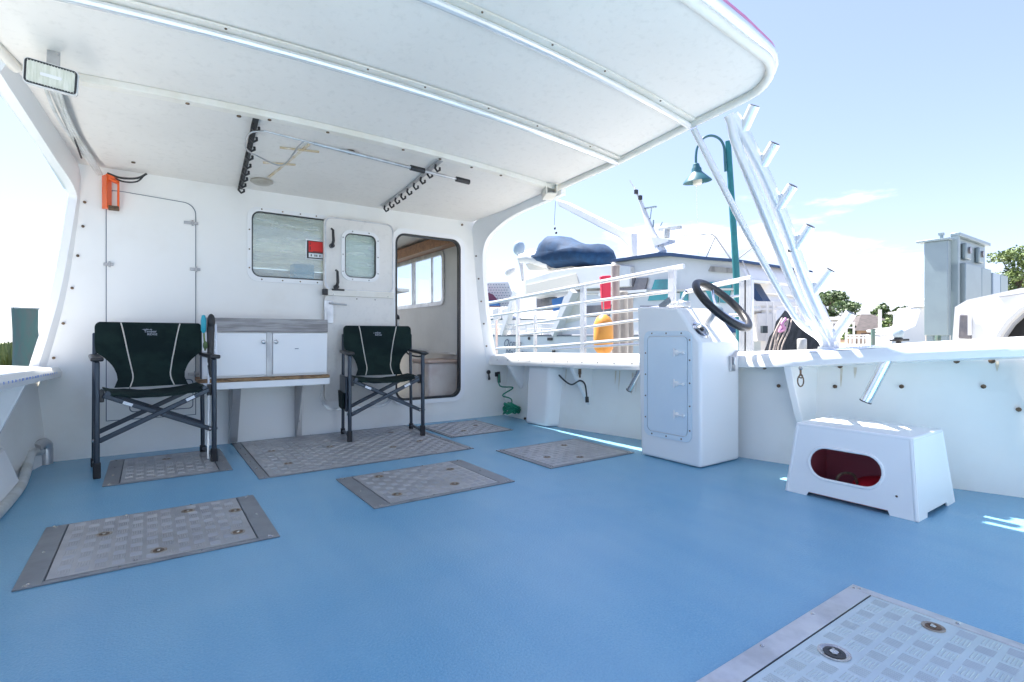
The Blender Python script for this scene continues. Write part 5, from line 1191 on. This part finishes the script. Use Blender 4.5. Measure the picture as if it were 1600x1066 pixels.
# ------------------------------------------------------------------ lamp post
D = 10.6; t = empty('lamp_post', 'teal lamp post with a shaded gooseneck lamp behind the wheelhouse roof edge', 'street lamp', atD(1160, 588, D))
b = MB(); b.tube([atD(1137.5, 221, D), atD(1147, 370, D), atD(1160, 590, D)], [.058, .066, .078], 12); b.build('pole', 'teal', t)
b = MB(); b.tube(spl([atD(1133.5, 268, D), atD(1132.5, 250, D), atD(1131, 229, D), atD(1124, 217, D), atD(1111, 212, D), atD(1098, 217, D), atD(1090, 229, D), atD(1087.5, 243, D), atD(1087.5, 257, D)], 5), .026, 8); b.build('gooseneck', 'teallamp', t)
for y_ in (239, 254): b = MB(); b.bar(atD(1131, y_, D), atD(1139, y_, D), .03, .02); b.build('clamp', 'teallamp', t)
top_ = atD(1087.5, 255, D); rz = top_.z-atD(1089, 286, D).z
TL = Matrix.Translation(top_)@Matrix.Rotation(R(-7), 4, 'Y')@Matrix.Rotation(R(180), 4, 'X')
b = MB(); b.lathe([(.03, 0), (.06, .02), (.075, .08), (.10, .12), (.10, .17), (.12, .20), (.16, .24), (.275, .36), (.285, .385), (.27, .375), (.14, .26), (.10, .22)], TL, 24); sh = b.build('lamp_shade', 'teallamp', t)
b = MB(); b.lathe([(.09, .22), (.10, .30), (.09, .42), (.06, .45), (.01, .455)], TL, 16); b.build('glass_globe', 'lampglass', sh)

# ------------------------------------------------------------------ electrical cabinets
t = empty('meter_pedestal', 'tall grey utility cabinet with an overhanging lid on the quay', 'cabinet', (11.1, 3.0, .14))
z1 = .9+150/808*8.75
b = MB(); b.box(10.9, 11.07, 2.895, 3.22, .93, z1); b.build('body', 'cab', t, bevel=.01)
b = MB(); b.box(10.86, 11.09, 2.86, 3.32, z1, z1+.035); b.build('lid', 'cab', t, bevel=.004)
b = MB(); b.cyl((10.98, 3.0, z1), (10.98, 3.0, z1+.12), .025, 8); b.box(10.95, 11.02, 2.97, 3.04, z1+.10, z1+.14); b.build('vent_cap', 'cab', t)
for y_ in (2.95, 3.15): b = MB(); b.box(10.92, 11.05, y_-.04, y_+.04, .14, .93); b.build('leg', 'cab', t)
t = empty('electrical_rack', 'row of grey electrical boxes on a tall backboard behind the utility cabinet', 'electrical boxes', (12.4, 2.8, .14))
b = MB(); b.box(11.12, 11.22, 2.815, 2.92, .14, 2.62); b.build('post', 'cab', t, bevel=.008)
b = MB(); b.box(11.225, 12.85, 2.86, 2.90, 1.0, 2.60); b.build('backboard', 'cab', t, bevel=.008)
b = MB(); b.box(11.12, 12.90, 2.79, 2.92, 2.60, 2.66); b.build('top_channel', 'cab', t, bevel=.006)
b = MB(); b.box(11.225, 11.28, 2.845, 2.858, .14, 2.2); b.build('conduit', 'cabdark', t)
for x0_, x1_, zt_, m_ in ((11.30, 12.2, 2.16, 'cab'), (12.22, 12.8, 2.15, 'cab'), (12.83, 13.3, 2.10, 'outb'), (13.33, 13.85, 2.10, 'cab')):
    b = MB(); b.box(x0_, x1_, 2.76-.02*(x0_ > 12.5), 2.855, .7, zt_); b.build('box', m_, t, bevel=.012)
for x0_ in (11.45, 12.2): b = MB(); b.box(x0_, x0_+.28, 2.79, 2.855, 2.24, 2.52); b.build('meter', 'cab', t, bevel=.02); b = MB(); b.cyl((x0_+.14, 2.79, 2.40), (x0_+.14, 2.76, 2.40), .06, 12); b.build('meter_glass', 'darkglass', t)
for x0_ in (11.7, 12.5, 13.1, 13.6): b = MB(); b.cyl((x0_, 2.8, .14), (x0_, 2.8, .7), .04, 8); b.build('leg', 'cab', t)

# ------------------------------------------------------------------ white pickup truck
t = empty('pickup_truck', 'white pickup truck parked nose in on the quay at the right edge', 'truck', (8, -1, .14))
SX = 7.0; SW = 2.0; G = .14
def arch(yc, r_, n=12): return [(yc+r_*math.cos(R(a)), G+.50+r_*math.sin(R(a))*1.12) for a in [180*i/n for i in range(n+1)]]
WY1, WY2 = .87, -2.75
side_ = [(1.80, G+.42), (1.82, G+.75), (1.80, G+1.08), (1.70, G+1.15), (1.3, G+1.24), (.6, G+1.30), (.0, G+1.32), (-.75, G+1.88), (-2.2, G+1.9), (-2.35, G+1.30), (-4.0, G+1.30), (-4.0, G+.45)]
low = [(WY2-.56, G+.45)]+list(reversed(arch(WY2, .55)))+[(WY2+.56, G+.45)]+[(WY1-.61, G+.45)]+list(reversed(arch(WY1, .60)))+[(WY1+.61, G+.45)]
b = MB(); b.plate([side_[:7]+[(-.05, G+1.30), (-2.35, G+1.3)]+side_[10:]+low], .06, YZ(SX+.03)); b.plate([side_[:7]+[(-.05, G+1.30), (-2.35, G+1.3)]+side_[10:]+low], .06, YZ(SX+SW-.03)); b.build('side_panel', 'truck', t, bevel=.015, seg=3)
b = MB(); nU = 12; vs_ = []; fs_ = []
hp = [(1.83, G+.50), (1.85, G+.80), (1.82, G+1.08), (1.72, G+1.17), (1.35, G+1.27), (.65, G+1.35), (.0, G+1.38)]
for y_, z_ in hp:
    for i in range(nU+1):
        u = i/nU*2-1; vs_.append((SX+SW/2+u*(SW/2-.03)*(.985), y_-.16*abs(u)**3*(1 if y_ > 1 else 0), z_-(.085*abs(u)**5 if z_ > G+1.0 else 0)))
for j in range(len(hp)-1):
    for i in range(nU): a = j*(nU+1)+i; fs_.append((a, a+1, a+nU+2, a+nU+1))
b.add(vs_, fs_); b.build('hood', 'truck', t, ang=50)
b = MB(); b.prism([(SX+.10, 0.05, G+1.34), (SX+.28, -.75, G+1.88), (SX+.28, -2.2, G+1.9), (SX+.10, -2.33, G+1.30)], (SW-.38, 0, 0)); b.build('cab', 'truck', t, bevel=.05, seg=3)
b = MB(); b.prism([(SX+.085, -.12, G+1.36), (SX+.22, -.74, G+1.80), (SX+.22, -1.35, G+1.81), (SX+.085, -1.35, G+1.36)], (.06, 0, 0)); b.prism([(SX+.085, -1.42, G+1.36), (SX+.22, -1.42, G+1.81), (SX+.22, -2.15, G+1.80), (SX+.085, -2.25, G+1.36)], (.06, 0, 0)); b.build('side_window', 'darkglass', t)
b = MB(); b.add([(SX+.22, .03, G+1.38), (SX+SW-.22, .03, G+1.38), (SX+SW-.34, -.70, G+1.86), (SX+.34, -.70, G+1.86)], [(0, 1, 2, 3)]); b.build('windscreen', 'darkglass', t)
b = MB(); b.box(SX+.08, SX+SW-.08, -3.95, 1.70, G+.35, G+.75); b.build('chassis', 'tyre', t)
b = MB(); b.prism([(SX-.012, 1.66, G+.74), (SX-.012, 1.77, G+.75), (SX-.012, 1.76, G+1.0), (SX-.012, 1.67, G+.99)], (.05, 0, 0)); hl = b.build('headlight', 'darkglass', t, bevel=.01)
b = MB(); b.prism([(SX-.022, 1.66, G+.78), (SX-.022, 1.69, G+.78), (SX-.022, 1.69, G+1.03), (SX-.022, 1.66, G+1.03)], (.012, 0, 0)); b.build('reflector', 'white', hl)
b = MB(); b.box(SX+.4, SX+SW-.4, 1.80, 1.87, G+.62, G+1.0); b.build('grille', 'truckgrey', t, bevel=.02)
b = MB(); b.box(SX-.01, SX+SW+.01, 1.72, 1.94, G+.40, G+.62); b.build('bumper', 'truckgrey', t, bevel=.04, seg=3)
for WYc in (WY1, WY2):
    for sx, xx in ((-1, SX), (1, SX+SW)):
        b = MB(); pts = [(xx+sx*.02, WYc+.64*math.cos(R(a)), G+.50+.64*1.12*math.sin(R(a))) for a in range(0, 181, 12)]; b.tube(pts, .045, 8); b.build('fender_flare', 'truck', t)
        b = MB(); b.tube([(xx-sx*.01, WYc+.60*math.cos(R(a)), G+.50+.60*1.12*math.sin(R(a))) for a in range(0, 181, 12)], .03, 6); b.build('arch_trim', 'truckgrey', t)
        wm = Matrix.Translation((xx-sx*.22, WYc, G+.45))@Matrix.Rotation(R(90*sx), 4, 'Y')
        b = MB(); b.lathe([(.24, -.10), (.42, -.11), (.45, -.07), (.45, .09), (.42, .125), (.27, .12)], wm, 28); wl = b.build('wheel', 'tyre', t)
        b = MB(); b.lathe([(.245, .10), (.23, .09), (.06, .07), (.05, .10), (.01, .105)], wm, 18); b.build('rim', 'alu', wl)
        b = MB(); b.box(min(xx-sx*.06, xx-sx*.40), max(xx-sx*.06, xx-sx*.40), WYc-.58, WYc+.58, G+.45, G+1.10); b.build('wheel_well', 'tyre', t)
b = MB(); b.tube([(SX-.028, WY1+.625*math.cos(R(a)), G+.50+.625*1.12*math.sin(R(a))) for a in (40, 48, 56, 62)], .016, 8); b.build('marker_light', 'amber', t)
b = MB(); b.bar((SX-.004, 1.45, G+1.165), (SX-.004, .9, G+1.235), .012, .012); b.build('hood_seam', 'truckgrey', t)
b = MB(); b.obox((SX-.12, -.25, G+1.42), (.22, .12, .22)); b.build('mirror', 'black', t, bevel=.03)

# ------------------------------------------------------------------ far buildings, structures and trees
def house(p, w_, dd, h_, rh, yaw, wall, roofm, label, cat='house', win=3):
    t = empty('house' if cat == 'house' else 'building', label, cat, p, 'buildings behind the marina')
    RM = Matrix.Translation(p)@Matrix.Rotation(R(yaw), 4, 'Z')
    b = MB(); b.prism([RM@Vector(q_) for q_ in ((-w_/2, -dd/2, 0), (w_/2, -dd/2, 0), (w_/2, dd/2, 0), (-w_/2, dd/2, 0))], (0, 0, h_)); wl = b.build('wall', wall, t)
    b = MB(); o_ = .5
    v = [RM@Vector(q_) for q_ in ((-w_/2-o_, -dd/2-o_, h_), (w_/2+o_, -dd/2-o_, h_), (w_/2+o_, dd/2+o_, h_), (-w_/2-o_, dd/2+o_, h_), (-w_/2+dd*.35, 0, h_+rh), (w_/2-dd*.35, 0, h_+rh))]
    b.add(v, [(0, 1, 5, 4), (1, 2, 5), (2, 3, 4, 5), (3, 0, 4), (3, 2, 1, 0)]); b.build('roof', roofm, t)
    for i in range(win):
        x_ = -w_/2+w_*(i+.5)/win
        b = MB(); b.prism([RM@Vector(q_) for q_ in ((x_-.5, -dd/2-.04, h_*.35), (x_+.5, -dd/2-.04, h_*.35), (x_+.5, -dd/2-.04, h_*.8), (x_-.5, -dd/2-.04, h_*.8))], RM.to_3x3()@Vector((0, .05, 0))); b.build('window', 'darkglass', t)
    return t
house(Vector((*atD(1354, 527, 62).xy, .14)), 5.4, 6, 1.5, 2.0, -40, 'walltan', 'roofdark', 'low house with a dark hipped roof between the trees behind the marina')
house(Vector((*atD(1392, 527, 58).xy, .14)), 2.2, 4, 1.7, .3, -45, 'walltan', 'roofmetal', 'small tan shed right of the dark roofed house', 'shed', 1)
house(Vector((*atD(1300, 527, 70).xy, .14)), 6.5, 5, 3.0, .5, -35, 'wallwhite', 'roofmetal', 'white house with a flat pale roof under the big oak', 'house', 4)
pb = atD(812, 523, 46)
t = house(Vector((pb.x, pb.y, -.6)), 7, 6, 3.0, 1.5, -5, 'wallgrey', 'roofmetal', 'long grey boathouse behind the yacht stern', 'boathouse', 6)
t = empty('arched_shelter', 'shelter with a maroon and blue arched canvas behind the railing, far left of the yacht', 'shelter', atD(765, 478, 40))
b = MB(); b.prism([atD(a, c_, 40) for a, c_ in ((745, 478), (745, 457), (758, 456), (770, 460), (779, 470), (782, 478))], (1.2, 1.8, 0)); b.build('maroon_canvas', 'maroon', t)
b = MB(); b.prism([atD(a, c_, 39.8) for a, c_ in ((745, 478), (745, 469), (776, 470), (782, 478))], (-.05, -.1, 0)); b.build('blue_canvas', 'boatblue', t)
t = empty('lattice_roof', 'pale lattice roof above the boathouse', 'roof', atD(775, 480, 42))
b = MB(); b.prism([atD(a, c_, 42) for a, c_ in ((742, 442), (794, 441), (808, 478), (742, 482))], (.3, .45, 0)); b.build('sheet', 'boatwhite', t)
b = MB()
for i in range(14):
    for j in range(9):
        x_ = 746+i*4.2; y_ = 445+j*4.2
        if x_ < 790+(y_-441)*.38: b.obox(atD(x_+(j % 2)*2, y_, 41.9), (.07, .07, .07))
stuff(b.build('holes', 'cab', t, smooth=False))

def fence(x0_, x1_, yt, yb, D, n, label, nm='picket_fence'):
    t = empty(nm, label, 'fence', (*atD((x0_+x1_)/2, 527, D).xy, .14), 'white fences and frames behind the marina')
    k_ = D/808
    for y_ in (yt, (yt+yb)/2): b = MB(); b.bar(atD(x0_, y_, D), atD(x1_, y_, D), .10, .12); b.build('rail', 'wallwhite', t)
    for i in range(n+1):
        x_ = x0_+(x1_-x0_)*i/n; b = MB(); tp = atD(x_, yt-1, D); b.bar(tp, (tp.x, tp.y, .14), .12, .12); b.build('post', 'wallwhite', t)
fence(1322, 1362, 524, 532, 38, 6, 'white rail fence in front of the dark roofed house')
fence(1300, 1334, 504, 520, 44, 3, 'white rail frame left of the dark roofed house, behind the rod holders')
fence(1374, 1400, 521, 531, 34, 3, 'white fence panel right of the dark roofed house')
t = empty('white_canopy', 'white framed canopy with flat roof left of the utility cabinet', 'canopy', atD(1420, 540, 30))
b = MB(); b.bar(atD(1396, 489, 30), atD(1462, 488, 30), .9, .12); b.build('roof', 'wallwhite', t)
for x_ in (1398, 1401, 1413, 1446): b = MB(); b.bar(atD(x_, 489, 30), atD(x_, 545, 30), .12, .12); b.build('post', 'wallwhite', t)
b = MB(); b.bar(atD(1412, 508, 30), atD(1444, 496, 30), .08, .12); b.build('brace', 'wallwhite', t)
o = MB().cyl(atD(1375, 484, 36), atD(1375, 540, 36), .11, 8).build('white_post', 'wallwhite'); tag(o, 'tall plain white post in front of the small pine behind the marina', 'post')
t = empty('moored_sportfisher', 'pale sportfishing boat with outriggers moored left of the utility cabinet', 'boat', atD(1430, 545, 26))
b = MB(); b.prism([atD(a, c_, 26) for a, c_ in ((1392, 540), (1398, 522), (1412, 516), (1430, 508), (1438, 480), (1456, 478), (1470, 500), (1474, 540))], (.9, 1.3, 0)); b.build('hull', 'boatwhite', t, bevel=.06)
b = MB(); b.bar(atD(1436, 478, 26), atD(1462, 477, 26), 1.4, .10); b.build('hardtop', 'wallwhite', t)
b = MB(); b.cyl(atD(1441, 478, 26), atD(1440, 420, 26), .02, 5); b.cyl(atD(1449, 478, 26), atD(1449, 405, 26), .025, 5); b.cyl(atD(1443, 472, 26), atD(1450, 455, 26), .04, 5); b.build('outrigger', 'hosewhite', t)
t = empty('dock_box', 'white dock box beside the blue outboard motor', 'dock box', atD(1382, 540, 16))
b = MB(); b.prism([(*atD(1374, 527, 16).xy, .14), (*atD(1392, 527, 16).xy, .14), (*(atD(1392, 527, 16)+Vector((.3, .5, 0))).xy, .14), (*(atD(1374, 527, 16)+Vector((.3, .5, 0))).xy, .14)], (0, 0, .84)); b.build('body', 'wallwhite', t, bevel=.03)
b = MB(); c_ = atD(1383, 517.5, 16); b.obox(c_+Vector((.12, .2, 0)), (.45, .55, .08), Matrix.Rotation(R(-35), 4, 'Z')); b.build('lid', 'white', t, bevel=.03)
t = empty('outboard_motor', 'blue grey outboard motor head showing above the gunwale', 'outboard motor', atD(1403, 535, 11))
b = MB(); b.ell(atD(1403, 521, 11), (.11, .10, .10), Matrix(), 14, 10, pw=.75); b.build('cowling', 'outb', t)
b = MB(); b.ell(atD(1404, 530.5, 11), (.10, .08, .05), Matrix(), 12, 8, pw=.8); b.bar(atD(1393, 532, 11), atD(1418, 531, 11), .1, .04); b.cyl(atD(1404, 530, 11), atD(1404, 600, 11), .05, 8); b.build('midsection', 'black', t)
for x_, m_, lb in ((1364, 'pilegreen', 'slim green grey post by the white fence'), (1452, 'pile', 'grey post left of the utility cabinet legs'), (1467, 'pilegreen', 'greenish post at the foot of the utility cabinet')):
    p = atD(x_, 515, 15 if x_ < 1400 else 9.5); r_ = .06
    o = MB().cyl((p.x, p.y, .0), p, r_, 8).build('dock_post', m_); tag(o, lb, 'post', 'short posts on the quay')

def tree(px, D, zt, wd, hh, trunk_h, label, lm, n, seed, kind='oak'):
    rnd = random.Random(seed); base = atD(px, 527, D); g0 = .14
    nm = 'oak_tree' if kind == 'oak' else ('pine_tree' if kind == 'pine' else 'shrub')
    t = empty(nm, label, 'tree' if kind != 'bush' else 'bush', (base.x, base.y, g0), 'trees behind the marina')
    zc_ = zt-hh/2
    right = Vector((math.cos(R(-35)), math.sin(R(-35)), 0)); bk = Vector((math.sin(R(35)), math.cos(R(35)), 0))
    clumps = []
    nc = 26 if kind != 'bush' else 12
    for i in range(nc):
        a = rnd.uniform(0, 6.283); rr = rnd.random()**.5; z_ = rnd.uniform(-1, 1)
        env = math.sqrt(max(.05, 1-z_*z_*.8)); 
        if kind == 'oak': env *= (1.05 if z_ < .3 else .85)
        clumps.append((base+right*math.cos(a)*rr*wd/2*env+bk*math.sin(a)*rr*wd/2*env+Vector((0, 0, zc_-base.z+z_*hh*.42)), rnd.uniform(.12, .22)*wd, rnd.uniform(.08, .15)*hh*1.3))
    b = MB(); k_ = D/808
    for i in range(n):
        c, rw, rh_ = rnd.choice(clumps)
        d_ = Vector((rnd.gauss(0, 1), rnd.gauss(0, 1), rnd.gauss(0, 1))).normalized()*rnd.random()**.35
        p = c+Vector((d_.x*rw, d_.y*rw, d_.z*rh_)); s_ = k_*rnd.uniform(1.2, 2.6)
        u = Vector((rnd.uniform(-1, 1), rnd.uniform(-1, 1), rnd.uniform(-.6, .6))).normalized()*s_; v = u.orthogonal().normalized()*s_*.8
        if rnd.random() < .5: v = u.cross(v).normalized()*s_*.8
        b.add([p-u-v*.4, p+u*.2-v, p+u+v*.3, p-u*.1+v], [(0, 1, 2, 3)])
    b.build('crown', lm, t, smooth=False)
    b = MB(); z0_ = g0
    tr = .028*wd if kind != 'bush' else .02*wd
    b.tube([(base.x, base.y, z0_), (base.x+.1*tr, base.y, zc_-hh*.3), (base.x, base.y, zc_+hh*.1)], [tr*1.4, tr, tr*.5], 8)
    for c, rw, rh_ in clumps[:12]: b.tube([(base.x, base.y, zc_-hh*.45+rnd.uniform(0, .3)*hh), (base+(c-base)*.5).xy.to_3d()+Vector((0, 0, (c.z+zc_)/2-.08*hh)), c], [tr*.6, tr*.35, tr*.12], 5)
    b.build('trunk', 'bark', t)
def T(px, y_top, wpx, hpx, D, label, lm, n, seed, kind='oak'):
    n = int(n*1.7)
    tree(px, D, .9+(527-y_top)*D/808, wpx*D/808, hpx*D/808, 0, label, lm, n, seed, kind)
T(1296, 454, 78, 52, 75, 'big dark live oak behind the rod holders, left of the dark roof', 'leaf', 2600, 1)
T(1345, 490, 34, 34, 66, 'light green tree directly left of the dark roof', 'leafl', 900, 2, 'bush')
T(1376, 476, 30, 36, 90, 'small round pine standing above the dark roof', 'leaf', 800, 3, 'pine')
T(1391, 497, 26, 34, 58, 'yellow green tree between dark roof and white canopy', 'leafl', 700, 4, 'bush')
T(1415, 480, 38, 20, 88, 'flat topped dark pine above the white canopy', 'leaf', 700, 5, 'pine')
T(1420, 497, 44, 20, 70, 'low dark tree behind the white canopy', 'leaf', 700, 6, 'bush')
T(1328, 506, 40, 26, 60, 'dark shrub at the foot of the big live oak', 'leaf', 900, 7, 'bush')
T(1590, 388, 96, 88, 34, 'tall pine with pale branches behind the white truck', 'leafl', 3400, 8, 'pine')
T(1300, 510, 50, 20, 58, 'pale low shrubs under the big live oak', 'leafl', 700, 9, 'bush')
T(1208, 470, 50, 22, 85, 'yellow green treetops seen left of the roof support pipes', 'leafl', 900, 10, 'bush')
T(1455, 505, 40, 16, 64, 'low pale bushes behind the utility cabinet legs', 'leafl', 500, 12, 'bush')
T(1180, 478, 40, 18, 95, 'hazy green treetops behind the bow visor of the yacht', 'leafl', 600, 13, 'bush')
T(1270, 478, 46, 34, 80, 'dark leafy tree partly behind the roof support pipes', 'leaf', 1200, 14, 'bush')
T(1640, 470, 120, 60, 60, 'dark trees beyond the truck, outside right edge', 'leaf', 900, 11, 'bush')
